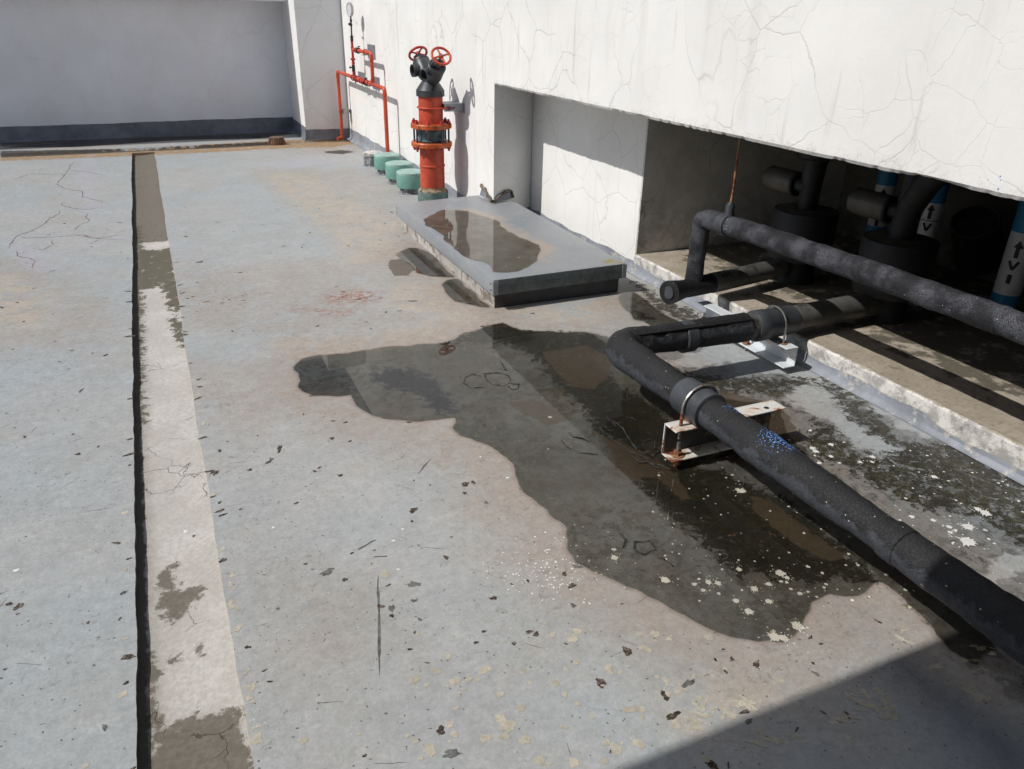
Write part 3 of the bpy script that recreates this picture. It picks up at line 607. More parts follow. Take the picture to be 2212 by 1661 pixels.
CRM = [(832, 1240, .03), (700, 1070, .014), (928, 1620, .03), (1353, 1533, .02), (1245, 1430, .018), (1220, 1500, .017), (1247, 1520, .014), (1130, 1450, .016), (1145, 1475, .012), (1262, 1305, .012), (1222, 1445, .014), (1200, 1475, .02), (1440, 1470, .018), (1385, 1532, .02), (1365, 1533, .016), (1420, 1462, .012), (1445, 1380, .014), (1415, 1385, .01), (1566, 1445, .012), (1468, 1478, .01), (1480, 1490, .012), (1500, 1460, .013), (1540, 1470, .01), (1440, 1500, .02), (1930, 1550, .02), (1995, 1510, .012), (1800, 1560, .018), (1830, 1592, .016), (775, 1585, .01), (655, 1600, .02), (880, 1590, .012), (185, 1655, .012), (265, 1500, .02), (270, 1108, .022), (1525, 1640, .02), (1300, 1480, .013), (1080, 1500, .02), (920, 1480, .014), (1890, 1530, .02), (1745, 1410, .01), (1780, 1310, .008), (1965, 1312, .012), (1970, 1322, .007), (1010, 1470, .013), (1320, 1455, .012), (1278, 1548, .012), (700, 1000, .006)]
for u, v, r in CRM:
    x, y = gz(u, v); blob(x, y, r*.5, 14, .28, 1.15, random.random()*3, mi=2)
for _ in range(90):
    x, y = gz(random.uniform(880, 1700), random.uniform(1340, 1650)); blob(x, y, .003+.011*random.random()**2.5, 10, .3, 1.2, random.random()*3, mi=2)
for _ in range(30):
    u = random.choice([285, 425, 450, 480, 500, 520, 550]); v = random.uniform(800, 1600); x, y = gz(u, v)
    if u < 300: x = GX0-.012-.02*random.random()
    else: x = GX1+.012+.02*random.random()
    blob(x, y, .004+.008*random.random()**2, 12, .6, 1.6, random.choice([0, 1.57])+random.random()*.5, mi=2)
CHP = [(717, 947, .014), (680, 1018, .011), (690, 1010, .010), (735, 1027, .013), (893, 1102, .02), (890, 1126, .008), (1005, 1046, .02), (1022, 1042, .013), (894, 1018+20, .006), (540, 1015, .012), (463, 1022, .022), (520, 1100, .007), (640, 1087, .01), (756, 953, .01), (1066, 1292, .013), (1140, 1255, .008), (1355, 1407, .02), (1158, 1370, .012), (1143, 1365, .012), (1045, 1364, .008), (952, 1578, .016), (1236, 1265, .016), (1219, 1240, .012), (1437, 1502, .018), (1105, 1262, .006), (1028, 1388, .008), (432, 566, .028), (402, 511, .02), (340, 420-20, .02), (190, 1345, .007), (40, 1310, .018), (20, 1305, .012), (822, 1310, .012), (745, 1252, .012), (1545, 1425, .007), (1298, 1475, .02), (660, 1218, .008), (760, 1195, .008), (846, 1330, .01), (1110, 1390, .009), (1575, 1085-60, .01), (975, 1160, .006), (600, 1315, .007), (535, 1398, .01)]
for u, v, r in CHP:
    x, y = gz(u, v); blob(x, y, r*.62, 12, .45, 1.3, random.random()*3, mi=3)
for _ in range(1500):
    x = random.uniform(-1.6, 1.9); y = .9+6.5*random.random()**1.6
    if GX0-.02 < x < GX1+.02: continue
    blob(x, y, .0013+.009*random.random()**8, 7, .5, 1+1.8*random.random(), random.random()*3, mi=random.choice([3, 3, 4]))
for _ in range(34):
    u = random.choice([0, 1]); y = random.uniform(1.2, 6); x = GX0-.008-.014*random.random() if u else GX1+.008+.03*random.random()**2
    blob(x, y, .004+.008*random.random()**2, 9, .4, 2.2, random.gauss(0, .4), mi=3)
def wiggle(pts, wj=.012, seed=0):
    P = rough_poly(pts+pts[::-1][1:-1], .05, .5, seed) if False else pts
    out = [Vector((*P[0], 0))]
    for a, b in zip(P[:-1], P[1:]):
        a = Vector((*a, 0)); b = Vector((*b, 0)); L = (b-a).length; n = max(2, int(L/.05))
        for k in range(1, n+1): out.append(a.lerp(b, k/n)+(Vector((random.gauss(0, wj), random.gauss(0, wj), 0)) if k < n else Vector()))
    return [(p.x, p.y) for p in out]
CRK = [[(485, 535), (440, 575), (430, 600), (400, 640), (360, 690), (400, 715), (520, 735), (520, 770), (600, 790), (650, 800), (640, 830)], [(375, 850), (370, 880), (310, 910), (260, 955), (200, 985), (110, 1015), (60, 1070), (55, 1100)], [(95, 1110), (110, 1145), (180, 1155), (225, 1180), (205, 1205), (210, 1225)],
       [(400, 640), (390, 625), (280, 628), (180, 625), (90, 665)], [(110, 1015), (160, 1030), (330, 1025), (480, 1010), (600, 1035), (700, 1020), (800, 1005)], [(560, 870), (540, 900), (570, 920), (500, 950), (440, 990)], [(640, 830), (560, 850), (450, 840), (385, 820), (415, 795)], [(560, 1070), (620, 1040)], [(800, 1040), (640, 1035), (560, 1020), (490, 1005)], [(200, 1095), (270, 1105), (340, 1070), (330, 1045)], [(430, 600), (560, 615), (680, 640)]]
for i, c_ in enumerate(CRK):
    ribbon(wiggle([gz(*r5(*p)) for p in c_], .006), .0035, 5, jit=.0015)
for c_, w_ in [([r6(1105, 640), r6(1200, 750), r6(1330, 890), r6(1530, 1110)], .002), ([r6(1330, 890), r6(1420, 1010), r6(1545, 1170)], .0016), ([(817, 1243), (819, 1350), (820, 1462)], .003), ([r6(860, 880), r6(790, 965)], .002), ([r6(545, 1420), r6(620, 1417)], .004), ([r6(460, 1380), r6(545, 1330)], .004), ([(1230, 1020), (1330, 1130)], .0015)]:
    ribbon(wiggle([gz(*p) for p in c_], .002), w_, 4 if w_ > .0018 else 4)
for _ in range(170):
    x = random.uniform(-1.3, 1.6); y = random.uniform(1.1, 4.5)
    if GX0-.1 < x < GX1+.05: continue
    a = random.gauss(.2, .8); L = .012+.09*random.random()**3; ribbon([(x, y), (x+L*math.cos(a), y+L*math.sin(a))], .0007, 4, jit=.001)
for _ in range(34):       # rust flecks
    c0 = random.choice([(760, 641, 30, 6), (760, 641, 30, 6), (500, 645, 60, 14)]); x, y = gz(random.gauss(c0[0], c0[1]*0+c0[2]), random.gauss(c0[1], c0[3])); blob(x, y, .003+.007*random.random()**2, 8, .5, 2, .3, mi=7)
for u, v in [(1830, 1500), (1870, 1520), (1905, 1545), (2010, 1440), (2080, 1480), (2110, 1500), (1960, 1360), (1640, 1590), (1700, 1600), (2120, 1400), (1820, 1545), (1905, 1500), (1520, 1540), (1560, 1525), (1600, 1520), (1480, 1550)]:
    for _ in range(6):
        x, y = gz(u+random.gauss(0, 16), v+random.gauss(0, 10)); blob(x, y, .002+.008*random.random()**2, 16, .8, 2.0, random.gauss(-.6, .5), mi=2)
# loose curled paint lying in the water (real ridges)
def curl(pts, r=.004):
    P = wiggle([gz(*p) for p in pts], .003); q = [Vector((x, y, .003+.004*random.random())) for x, y in P]
    q = densify(q, .012); fb.tube([tuple(a+Vector((random.gauss(0, .002), random.gauss(0, .002), 0))) for a in q], [r*.62*(.25+.95*random.random()) for _ in q], 6, True, 6)
for c_ in [[(1040, 470), (1050, 430), (1090, 415), (1140, 425)], [(1045, 465), (1080, 490), (1155, 487)], [(1160, 410), (1175, 455), (1200, 470), (1265, 480), (1300, 455)], [(1165, 412), (1250, 408), (1290, 425), (1300, 450)], [(1290, 480), (1310, 500), (1345, 495), (1350, 470), (1300, 465)], [(1245, 340), (1265, 375), (1285, 395)], [(1240, 385), (1285, 390)], [(1650, 762), (1700, 770), (1745, 790)], [(1585, 780), (1610, 815), (1680, 850), (1785, 858)], [(1615, 740), (1640, 755)]]:
    curl([r6(*p) for p in c_])
for c_ in [[(1760, 705), (1820, 735), (1870, 770)], [(1870, 670), (1925, 720), (1960, 780), (2000, 830)], [(1830, 760), (1900, 800), (1960, 845), (2050, 880), (2080, 915), (2120, 935)], [(1960, 850), (2010, 900), (2060, 900), (2130, 920), (2190, 940)], [(1990, 1340), (2070, 1335), (2105, 1385), (2060, 1410), (1985, 1385), (1985, 1345)], [(1900, 1300), (1940, 1330), (1920, 1370)], [(2120, 1430), (2160, 1440), (2200, 1475)]]:
    curl([r6(*p) for p in c_], .005)
for c_ in [[(60, 1060), (120, 1120)], [(400, 1330), (440, 1300)], [(0, 1130), (30, 1180), (60, 1190)], [(1030, 1500), (1050, 1560), (1035, 1580)], [(230, 1060), (260, 1090)], [(400, 1240), (410, 1290)]]:
    curl([r3(*p) for p in c_], .004)
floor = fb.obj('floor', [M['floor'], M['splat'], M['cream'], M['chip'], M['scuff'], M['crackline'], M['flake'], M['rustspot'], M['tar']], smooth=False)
tag(floor, kind='structure')
me = floor.data
# keep normals up
co = np.empty(len(me.vertices)*3); me.vertices.foreach_get('co', co); P2 = co.reshape(-1, 3)[:, :2]
def addattr(me, name, arr):
    a = me.attributes.new(name, 'FLOAT', 'POINT'); a.data.foreach_set('value', arr.astype(np.float32))
def group(P, polys, world=False):
    out = np.full(len(P), -1.0)
    for p in polys: out = np.maximum(out, sdf(P, p if world else gpoly(p)))
    return out
dry = group(P2, DRY)
wet = group(P2, [pud, pud2, pud3, pud4, pudr], True)
addattr(me, 'wet', np.minimum(wet, -dry)); addattr(me, 'moss', np.minimum(group(P2, MOSS), -dry)); addattr(me, 'mud', group(P2, MUD))
addattr(me, 'blue', group(P2, BLUE)); addattr(me, 'damp', np.minimum(group(P2, DAMP+[PUDC]), -dry)); addattr(me, 'tan', group(P2, TAN)); addattr(me, 'rust', group(P2, RUST))
addattr(me, 'stain', group(P2, STAIN)); addattr(me, 'ochre', group(P2, OCHRE)); addattr(me, 'dark', group(P2, DARK)); addattr(me, 'lilac', group(P2, LILAC))

# drain channel bed
cb = MB(); xs = axis([(GX0-.01, GX1+.01, .0135)]); V = []
for y in ys_a:
    for x in xs:
        t = (x-GX0)/(GX1-GX0); V.append((x, y, -.030+.014*t+.002*math.sin(y*3+x*9)-.006*math.sin(PI*min(1, max(0, t)))))
X = len(xs); cb.add(V, [(j*X+i, j*X+i+1, (j+1)*X+i+1, (j+1)*X+i) for j in range(len(ys_a)-1) for i in range(X-1)])
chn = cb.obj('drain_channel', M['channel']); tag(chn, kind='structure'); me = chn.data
co = np.empty(len(me.vertices)*3); me.vertices.foreach_get('co', co); P2 = co.reshape(-1, 3)[:, :2]
CW = [[(270, 300), (350, 300), (370, 515), (280, 515)], [r8(*p) for p in [(370, 400), (450, 360), (440, 420), (500, 500), (640, 480), (640, 520), (560, 560), (560, 620), (500, 690), (440, 710), (350, 690), (370, 540)]], [r8(*p) for p in [(300, 1330), (400, 1330), (480, 1330), (560, 1270), (700, 1250), (760, 1220), (900, 1290), (960, 1700), (280, 1700)]],
      [r8(*p) for p in [(580, 850), (640, 840), (650, 900), (600, 900)]], [r8(*p) for p in [(390, 920), (430, 915), (430, 950), (400, 950)]], [r8(*p) for p in [(260, 900), (330, 920), (340, 1000), (360, 1060), (320, 1340), (280, 1340)]]]
CM = [[(290, 530), (370, 530), (380, 600), (290, 620)], [(370, 680), (400, 690), (400, 740), (375, 725)], [(345, 600), (385, 600), (390, 680), (365, 650)], [(285, 480), (300, 480), (306, 900), (290, 900)]]
addattr(me, 'wet', group(P2, CW)); addattr(me, 'moss', group(P2, CM))

# water sheets
def water(poly, z, name, holes=()):
    poly = [tuple(p) for p in poly]; loops = [[Vector((x, y, 0)) for x, y in poly]]+[[Vector((x, y, 0)) for x, y in h] for h in holes]
    tr = tessellate_polygon(loops); allp = [p for l in loops for p in l]
    mb = MB(); mb.add([(p.x, p.y, z) for p in allp], [tuple(t) for t in tr]); return mb.obj(name, M['water'], smooth=False)
for p_ in (pud, pud2, pud3, pud4, pudr): tag(water(p_, .0042, 'puddle'), kind='structure')

# ------------------------------------------------------------------ plant building on the right
W = 2.445
bld = thing('plant_building', 'white rendered plant building with cracked lintel over a dark pipe opening', 'building', (2.9, 6.0, 0))
mb = MB(); mb.prism([(W, 5.783), (2.87, 5.975), (2.87, 16), (W, 16)], 0, 4.2)
# subdivide not needed: flat rendered faces
mb.obj('wall', M['white'], bld, smooth=False, bevel=.006)
mb = MB(); mb.box(2.8712, 5.2, 4.297, 16, 0, 4.2); mb.obj('recess_wall', M['white2'], bld, smooth=False)
# lintel with ragged lower arris
mb = MB(); yy = axis([(-9, .8, .5), (.8, 5.783, .02)]); V = []
for i, y in enumerate(yy):
    j = .0012*math.sin(y*7)+.0010*math.sin(y*17+1)+(.005*random.random()**4 if y > .8 else 0)+(.008*max(0, math.sin(y*11+.5*math.sin(y*5)))*max(0, 1-abs(y-1.9)/.5) if y < 2.5 else 0)
    V += [(W, y, 4.2), (W, y, 1.11+j*.4), (W+.008+abs(j), y, 1.096+j), (2.866, y, 1.096)]
n = len(yy); F = []
for i in range(n-1):
    for k in range(3): F.append((4*i+k, 4*i+k+1, 4*i+4+k+1, 4*i+4+k))
mb.add(V, F); mb.obj('lintel', M['lintel'], bld, smooth=False)
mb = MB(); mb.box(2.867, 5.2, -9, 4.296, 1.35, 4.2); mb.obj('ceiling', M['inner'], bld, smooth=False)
mb = MB(); mb.box(2.866, 2.8705, 4.2965, 5.97, 1.096, 4.2); mb.obj('recess_head', M['white2'], bld, smooth=False)
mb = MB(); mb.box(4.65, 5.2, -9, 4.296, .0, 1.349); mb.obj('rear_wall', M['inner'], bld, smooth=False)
mb = MB(); mb.box(2.872, 4.649, 4.284, 4.2958, .131, 1.349); mb.obj('end_wall', mat_wall('grey_end_wall_paint', (.62, .61, .58), 2.2, .6, 1.6, dirty=.42, seed=7), bld, smooth=False)
# platform inside the opening
mb = MB(); V = []; yy = axis([(-9, .8, .5), (.8, 4.29, .03)])
for y in yy:
    j = .003*math.sin(y*17)+.002*math.sin(y*47)
    V += [(2.862+j, y, 0), (2.862+j, y, .118), (2.872+j, y, .130+j*.3), (4.649, y, .130)]
n = len(yy); F = [(4*i+k, 4*i+k+1, 4*i+4+k+1, 4*i+4+k) for i in range(n-1) for k in range(3)]
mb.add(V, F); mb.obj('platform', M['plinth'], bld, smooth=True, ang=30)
def skirting(pts, h, seed, nrm, flare=.035, step=.03, hf=None, am=.7):
    """painted upturn along a wall line: pts = [(x,y),(x,y)], nrm = outward normal in plan"""
    P = densify([Vector((*p, 0)) for p in pts], step); V = []
    for i, p in enumerate(P):
        hh = h+am*(.008*math.sin(i*.5+seed)+.006*math.sin(i*.17+seed*3))+.003*random.random()
        if hf: hh += hf(p)
        N = Vector((*nrm, 0)).normalized()
        for off, z in ((.003, hh), (.005, hh*.5), (.009, .025), (flare*.6, .006), (flare, .0025)): V.append(tuple(p+N*off+Vector((0, 0, z))))
    n = len(P); return V, [(5*i+k, 5*i+k+1, 5*i+6+k, 5*i+5+k) for i in range(n-1) for k in range(4)]
mb = MB()
V, F = skirting([(W, 5.79), (W, 10.83)], .135, 1, (-1, 0), .06, .04, lambda p: -.02*math.sin(p.y*1.3)+.03*max(0, p.y-9.6)); mb.add(V, F)
V, F = skirting([(2.8712, 4.28), (2.8712, 5.96)], .075, 2, (-1, 0), .04); mb.add(V, F)
V, F = skirting([(2.859, -1.0), (2.859, 4.30)], .062, 3, (-1, 0), .03, .03, lambda p: -.02 if p.y < 1.9 else 0); mb.add(V, F)
V, F = skirting([(W, 5.783), (2.87, 5.975)], .09, 4, (.4, -.9), .02); mb.add(V, F)
mb.obj('skirting', M['skirt'], bld, smooth=True, ang=60)
# flashing scraps and sealant on the corner above the hatch lid
mb = MB()
x0, z0 = W-.004, .205
def tri_fan(pts): 
    n = len(pts); return [tuple(range(n))]
V = [(W-.005, 5.80, .20), (W-.005, 6.07, .20), (W-.005, 6.02, .285), (W-.005, 5.93, .265)]; mb.add(V, [(0, 1, 2, 3)])
V = [(W+.01, 5.775, .20), (W+.20, 5.86, .20), (W+.19, 5.858, .262), (W+.09, 5.81, .265)]; mb.add(V, [(0, 1, 2, 3)])
mb.obj('corner_flashing', M['skirt'], bld, smooth=False)
mb = MB()
for pts, r in (([(W-.008, 6.03, .292), (W-.012, 5.94, .275), (W-.015, 5.86, .235), (W-.012, 5.785, .205)], .011), ([(W, 5.770, .204), (W+.05, 5.785, .245), (W+.12, 5.815, .272), (W+.19, 5.848, .268), (W+.21, 5.855, .215)], .012)):
    q = densify(pts, .02); mb.tube([p+Vector((random.gauss(0, .003), random.gauss(0, .003), random.gauss(0, .003))) for p in q], [r*(.7+.7*random.random()) for _ in q], 8)
for _ in range(10):
    p = Vector((W-.005, 5.775, .205)); q = p+Vector((random.gauss(0, .03), -.02-.03*random.random(), .03*random.random())); mb.tube([p, p.lerp(q, .5)+Vector((0, 0, .01)), q], [.004, .003, .001], 5)
mb.obj('torn_sealant', M['mastic'], bld)

# ------------------------------------------------------------------ boundary wall at the back
bw = thing('boundary_wall', 'grey boundary wall with deep shaded panel between pillars beyond the drain', 'wall', (0, 11.5, 0))
mb = MB(); mb.box(1.857, W-.002, 10.84, 13, 0, 3.4); mb.obj('pillar', mat_wall('pillar_paint', (.78, .78, .78), 1.5, .3, .8, seed=9), bld if False else bw, smooth=False, bevel=.006)
mb = MB(); mb.box(-16, 1.856, 11.33, 12.4, 1.67, 3.4); mb.obj('beam', M['grey_wall'], bw, smooth=False, bevel=.006)
mb = MB(); mb.box(-16, 1.856, 11.80, 12.3, 0, 1.669); mb.obj('panel', M['grey_wall'], bw, smooth=False)
mb = MB()
V, F = skirting([(-8, 11.80), (1.857, 11.80)], .185, 5, (0, -1), .10, .06, lambda p: .006*math.sin(p.x*.9), .25); mb.add(V, F)
V, F = skirting([(1.857, 11.80), (1.857, 10.84)], .17, 6, (-1, 0), .03, .05, None, .2); mb.add(V, F)
V, F = skirting([(1.857, 10.84), (W, 10.84)], .135, 7, (0, -1), .015, .05, None, .2); mb.add(V, F)
mb.obj('skirting', M['skirt_dark'], bw, smooth=True, ang=60)

# canopy roof above and behind the viewpoint that shades the near corner
M['back'] = mat_wall('shaded_rear_paint', (.30, .30, .29), 1.8, .4, .5, seed=11)
cn = thing('canopy', 'flat concrete canopy overhead with a straight edge shading the near corner', 'canopy', (-2, -2, 0))
mb = MB(); mb.box(-12, 2.44, -9, 1.15, 2.6, 2.78); mb.obj('roof_slab', M['back'], cn, smooth=False)
mb = MB(); mb.box(-12, 2.44, -2.0, -1.8, 0, 2.599); mb.obj('rear_wall', M['back'], cn, smooth=False)  # unseen wall added to cut skylight on faces turned toward the camera
mb = MB(); mb.box(-3.3, -3.0, .7, 1.0, 0, 2.599); mb.obj('post', M['back'], cn, smooth=False)

# ------------------------------------------------------------------ access hatch
hz = .195
ht = thing('roof_hatch', 'low grey zinc lidded roof hatch with rainwater pooled on its lid', 'hatch', (2.1, 5.0, 0))
out = [(1.668, 3.935), (2.575, 3.95), (2.60, 5.80), (2.449, 5.758), (2.436, 5.76), (2.436, 6.10), (1.690, 6.02)]
def grid_in(poly, z, st=.02):
    P = np.array(poly)
    return P
# lid top as a fine sheet (bilinear from the four corners), plus folded sides
def lid_point(s, t):   # s across, t along
    a = Vector((1.668, 3.935)); b = Vector((2.575, 3.95)); c = Vector((2.64, 6.12)); d = Vector((1.690, 6.02))
    p = a.lerp(b, s).lerp(d.lerp(c, s), t); return p
mb = MB(); NS, NTt = 46, 110; V = []; keep = {}
for j in range(NTt+1):
    for i in range(NS+1):
        p = lid_point(i/NS, j/NTt); e = min(i/NS, 1-i/NS, j/NTt, 1-j/NTt)
        dip = -.004*math.sin(PI*i/NS)*math.sin(PI*j/NTt)-(.006 if e < .001 else 0)
        V.append((p.x, p.y, hz+dip*.5))
X = NS+1; F = []
for j in range(NTt):
    for i in range(NS):
        c = lid_point((i+.5)/NS, (j+.5)/NTt)
        if c.x > 2.440 and c.y > 5.775: continue
        F.append((j*X+i, j*X+i+1, (j+1)*X+i+1, (j+1)*X+i))
mb.add(V, F)
def fold(pts):
    V = []
    for (x, y), nx, ny in pts: V += [(x, y, hz-.003), (x+nx*.004, y+ny*.004, hz-.012), (x+nx*.004, y+ny*.004, hz-.095)]
    n = len(pts); return V, [(3*i+k, 3*i+k+1, 3*i+3+k+1, 3*i+3+k) for i in range(n-1) for k in range(2)]
for seg in ([((1.668, 3.935), -1, 0), ((1.690, 6.02), -1, 0)], [((2.575, 3.95), 1, 0), ((2.628, 5.80), 1, 0)], [((1.690, 6.02), 0, 1), ((2.44, 6.10), 0, 1)]):
    V, F = fold(seg); mb.add(V, F)
V, F = fold([((1.668, 3.935), 0, -1), ((2.575, 3.95), 0, -1)]); m2 = MB(); m2.add(V, F)
for (x, y, nx, ny) in ((1.664, 3.931, 1, 0), (2.58, 3.946, -1, 0)):   # folded corner tabs
    mb.box(min(x, x+nx*.03), max(x, x+nx*.03), y-.006, y-.0015, hz-.093, hz-.006)
lid = mb.obj('lid', M['lid'], ht, smooth=True, ang=50)
fl_ = m2.obj('front_flap', mat_simple('dark_aged_zinc', (.105, .122, .128), .45, .2, .2, 30, .002, (.14, .15, .14), .2, 20), lid)  # flap zinc darkened to paint in the shade on the lid's front
me = lid.data; co = np.empty(len(me.vertices)*3); me.vertices.foreach_get('co', co); P2 = co.reshape(-1, 3)[:, :2]+np.array([2.1, 5.0])
LW = [(555, 680), (660, 685), (760, 695), (900, 735), (1000, 780), (1060, 850), (1150, 900), (1280, 950), (1320, 965), (1322, 1030), (1310, 1090), (1240, 1140), (1150, 1180), (1000, 1188), (940, 1180), (880, 1100), (780, 1085), (700, 1050), (620, 970), (545, 920), (555, 890), (480, 840), (400, 810), (385, 760), (440, 730), (520, 690)]
lw = smooth_poly(rough_poly(gpoly([r4(*p) for p in LW], hz), .02, .14, 12), 2)
addattr(me, 'wet', sdf(P2, lw)); addattr(me, 'side', np.clip((P2[:, 0]-2.10)/.12+.5, 0, 1))
w_ = water(lw, hz+.003, 'puddle'); tag(w_, kind='structure')
w_['label'] = 'shallow rainwater lying on the hatch lid'
mb = MB(); mb.prism([(1.694, 3.985), (2.555, 3.99), (2.600, 5.76), (2.43, 5.76), (2.43, 6.02), (1.715, 5.99)], 0, .112)
mb.obj('upstand', M['curb'], ht, smooth=False, bevel=.004)
mb = MB(); mb.box(1.697, 2.553, 3.9795, 3.9835, .002, .111); mb.obj('front_membrane', M['tarpaint'], ht, smooth=False)  # thin dark sheet painting shade over the upstand's front
for (x, y, z, ax) in ((1.662, 3.96, .165, (-1, 0, 0)), (1.662, 3.96, .125, (-1, 0, 0)), (1.684, 5.99, .165, (-1, 0, 0)), (1.684, 5.99, .13, (-1, 0, 0))): mb = MB(); mb.lathe([(.005, 0), (.0035, .003)], (x, y, z), ax, 8); mb.obj('rivet', M['black'], lid)

# ------------------------------------------------------------------ breeching inlet standpipe
SX, SY = 2.18, 6.54
st = thing('fire_standpipe', 'tall orange-red fire standpipe with black twin inlet head and two red handwheels', 'standpipe', (SX, SY, 0))
mb = MB(); mb.lathe([(.135, 0), (.135, .165)], (SX, SY, 0)); mb.obj('collar', M['patina'], st)
mb = MB(); mb.lathe([(.128, .160), (.126, .172), (.110, .186), (.108, .20)], (SX, SY, 0)); mb.obj('grout_ring', M['grout'], st)
mb = MB(); mb.lathe([(.107, .19), (.106, .372), (.112, .378), (.113, .386), (.106, .392), (.105, .555)], (SX, SY, 0), seg=48); mb.obj('lower_pipe', M['red'], st)
mb = MB(); mb.lathe([(.103, .725), (.103, .955)], (SX, SY, 0), seg=48); mb.obj('upper_pipe', M['red'], st)
for z in (.545, .695):
    mb = MB(); mb.lathe([(.103, 0), (.168, 0), (.175, .004), (.175, .033), (.170, .040), (.100, .040)], (SX, SY, z), seg=56); mb.obj('flange', M['orange'], st)
mb = MB(); mb.lathe([(.118, .586), (.126, .595), (.112, .605), (.118, .64), (.114, .68), (.126, .688), (.12, .6945)], (SX, SY, 0), seg=40)
mb.lathe([(.011, 0), (.011, .012)], (SX+.05, SY-.115, .662), (.3, -1, 0), 10); mb.lathe([(.011, 0), (.011, .012)], (SX+.05, SY-.115, .632), (.3, -1, 0), 10)
mb.obj('coupling', M['coupling'], st)
for k in range(8):
    a = 2*PI*k/8+.3; bx, by = SX+.150*math.cos(a), SY+.150*math.sin(a)
    mb = MB(); mb.tube([(bx, by, .515), (bx, by, .765)], .0085, 10, mi=0); b = mb.obj('stud_bolt', M['boltdk'], st)
    mb = MB(); mb.lathe([(.022, .735), (.022, .738), (.018, .738), (.018, .756), (.010, .756), (.010, .770)], (bx, by, 0), seg=6); mb.obj('nut', M['red_dk'], b)
    mb = MB(); mb.lathe([(.010, .508), (.010, .526), (.018, .526), (.018, .544)], (bx, by, 0), seg=6); mb.obj('nut', M['red_dk'], b)
# twin head
mb = MB(); mb.lathe([(.118, .952), (.119, .958), (.119, 1.000), (.114, 1.006), (.074, 1.062), (.060, 1.075)], (SX, SY, 0), seg=48)
def v3(*a): return Vector(a)
H0 = v3(SX, SY, 1.045)
WR = v3(2.186, 6.262, 1.275); WL = v3(2.155, 6.765, 1.268)
aR = (WR-H0).normalized(); aL = (WL-H0).normalized()
br = {}
for nm, a, dout in (('R', aR, v3(-.93, -.34, -.12)), ('L', aL, v3(-.985, -.12, -.06))):
    mb.lathe([(.056, -.03), (.050, .03), (.052, .06), (.066, .095), (.071, .12), (.071, .222), (.070, .226)], H0, a, 36)
    mb.lathe([(.071, 0), (.0735, .003), (.0735, .013), (.068, .017)], H0+a*.222, a, 36)
    side = (dout-a*dout.dot(a)*.35).normalized(); c = H0+a*.148
    mb.lathe([(.056, .0), (.050, .045), (.047, .075), (.051, .082), (.051, .112), (.045, .112), (.042, .105), (.042, .03)], c, side, 32)
mb.obj('twin_inlet_head', M['castgrey'], st)
for nm, a, Wc in (('R', aR, WR), ('L', aL, WL)):
    L = (Wc-H0).length; mb = MB()
    p0 = H0+a*.25; e = a.cross(v3(1, 0, 0)).normalized()
    mb.tube([p0, H0+a*(L+.012)], .010, 12); mb.lathe([(.030, 0), (.024, .018), (.018, .05)], p0, a, 12)
    # yoke
    px_ = v3(1, 0, 0)-a*a.x; px_.normalize(); q = a.cross(px_)
    for s_ in (-1, 1): mb.tube([p0+px_*s_*.055, p0+px_*s_*.045+a*.035, p0+px_*s_*.008+a*.06], .008, 8)
    mb.tube([p0-px_*.06, p0+px_*.06], .009, 8)
    stem = mb.obj('valve_stem', M['castgrey'], st)
    mb = MB(); mb.torus(Wc, a, .076, .0105, 48, 12)
    mb.lathe([(.020, -.012), (.022, 0), (.016, .012)], Wc, a, 20)
    nrm = (v3(0, 0, 1)-a*a.z).normalized(); b2 = a.cross(nrm)
    for k in range(4):
        an = PI/2*k+.25; d = nrm*math.cos(an)+b2*math.sin(an); mb.tube([Wc+d*.015, Wc+d*.045+a*.002, Wc+d*.072], [.009, .007, .0075], 10)
    wh = mb.obj('handwheel', M['red'] if nm == 'R' else M['red_dk'], st)
    mb = MB(); hexnut(mb, Wc+a*.011, a, .011, .009); mb.obj('hub_nut', M['steel'], wh)
# wall bracket + clamp loop
mb = MB(); mb.box(SX+.085, W-.001, 6.44, 6.63, .888, .896); mb.box(SX+.085, W-.001, 6.432, 6.44, .835, .896); mb.box(W-.009, W-.002, 6.425, 6.63, .82, .887)
mb.box(SX+.112, SX+.118, 6.425, 6.64, .838, .887)
mb.obj('wall_bracket', M['galv'], st, smooth=False)
mb = MB(); mb.torus((SX, SY, .862), (0, 0, 1), .112, .0075, 40, 8, 0, PI*.5, PI*1.5, N=v3(1, 0, 0))
mb.tube([(SX, SY-.112, .862), (SX+.16, SY-.112, .862)], .0075, 8); mb.tube([(SX, SY+.112, .862), (SX+.16, SY+.112, .862)], .0075, 8)
ub = mb.obj('clamp_loop', M['red'], st)
for s_ in (-1, 1): mb = MB(); mb.lathe([(.016, .12), (.016, .134), (.008, .134), (.008, .175)], (SX, SY+s_*.112, .862), (1, 0, 0), 6); mb.obj('nut', M['boltdk'], ub)

# ------------------------------------------------------------------ vent caps
def cap(x, y, r, label, h0=.055, h1=.205):
    t_ = thing('vent_cap', label, 'vent cap', (x, y, 0), 'pale green capped vents along the wall')
    m1 = MB(); m1.lathe([(r*.93, 0), (r*.80, .012), (r*.79, .09)], (x, y, 0), seg=36); m1.obj('base_stub', M['stub'], t_)
    m2 = MB(); m2.lathe([(r*.82, h0+.004), (r*.97, h0), (r, h0+.012), (r*.995, h1-.03), (r*.97, h1-.022)], (x, y, 0), seg=48, caps=False); m2.obj('cap_skirt', M['green'], t_)
    m3 = MB(); m3.lathe([(r*.97, h1-.022), (r*.985, h1-.014), (r*.96, h1-.004), (r*.90, h1), (r*.5, h1+.003), (.001, h1+.004)], (x, y, 0), seg=48); m3.obj('cap_top', M['green_top'], t_)
    return t_
cap(2.205, 7.27, .142, 'pale green cap right beside the red standpipe, speckled worn top')
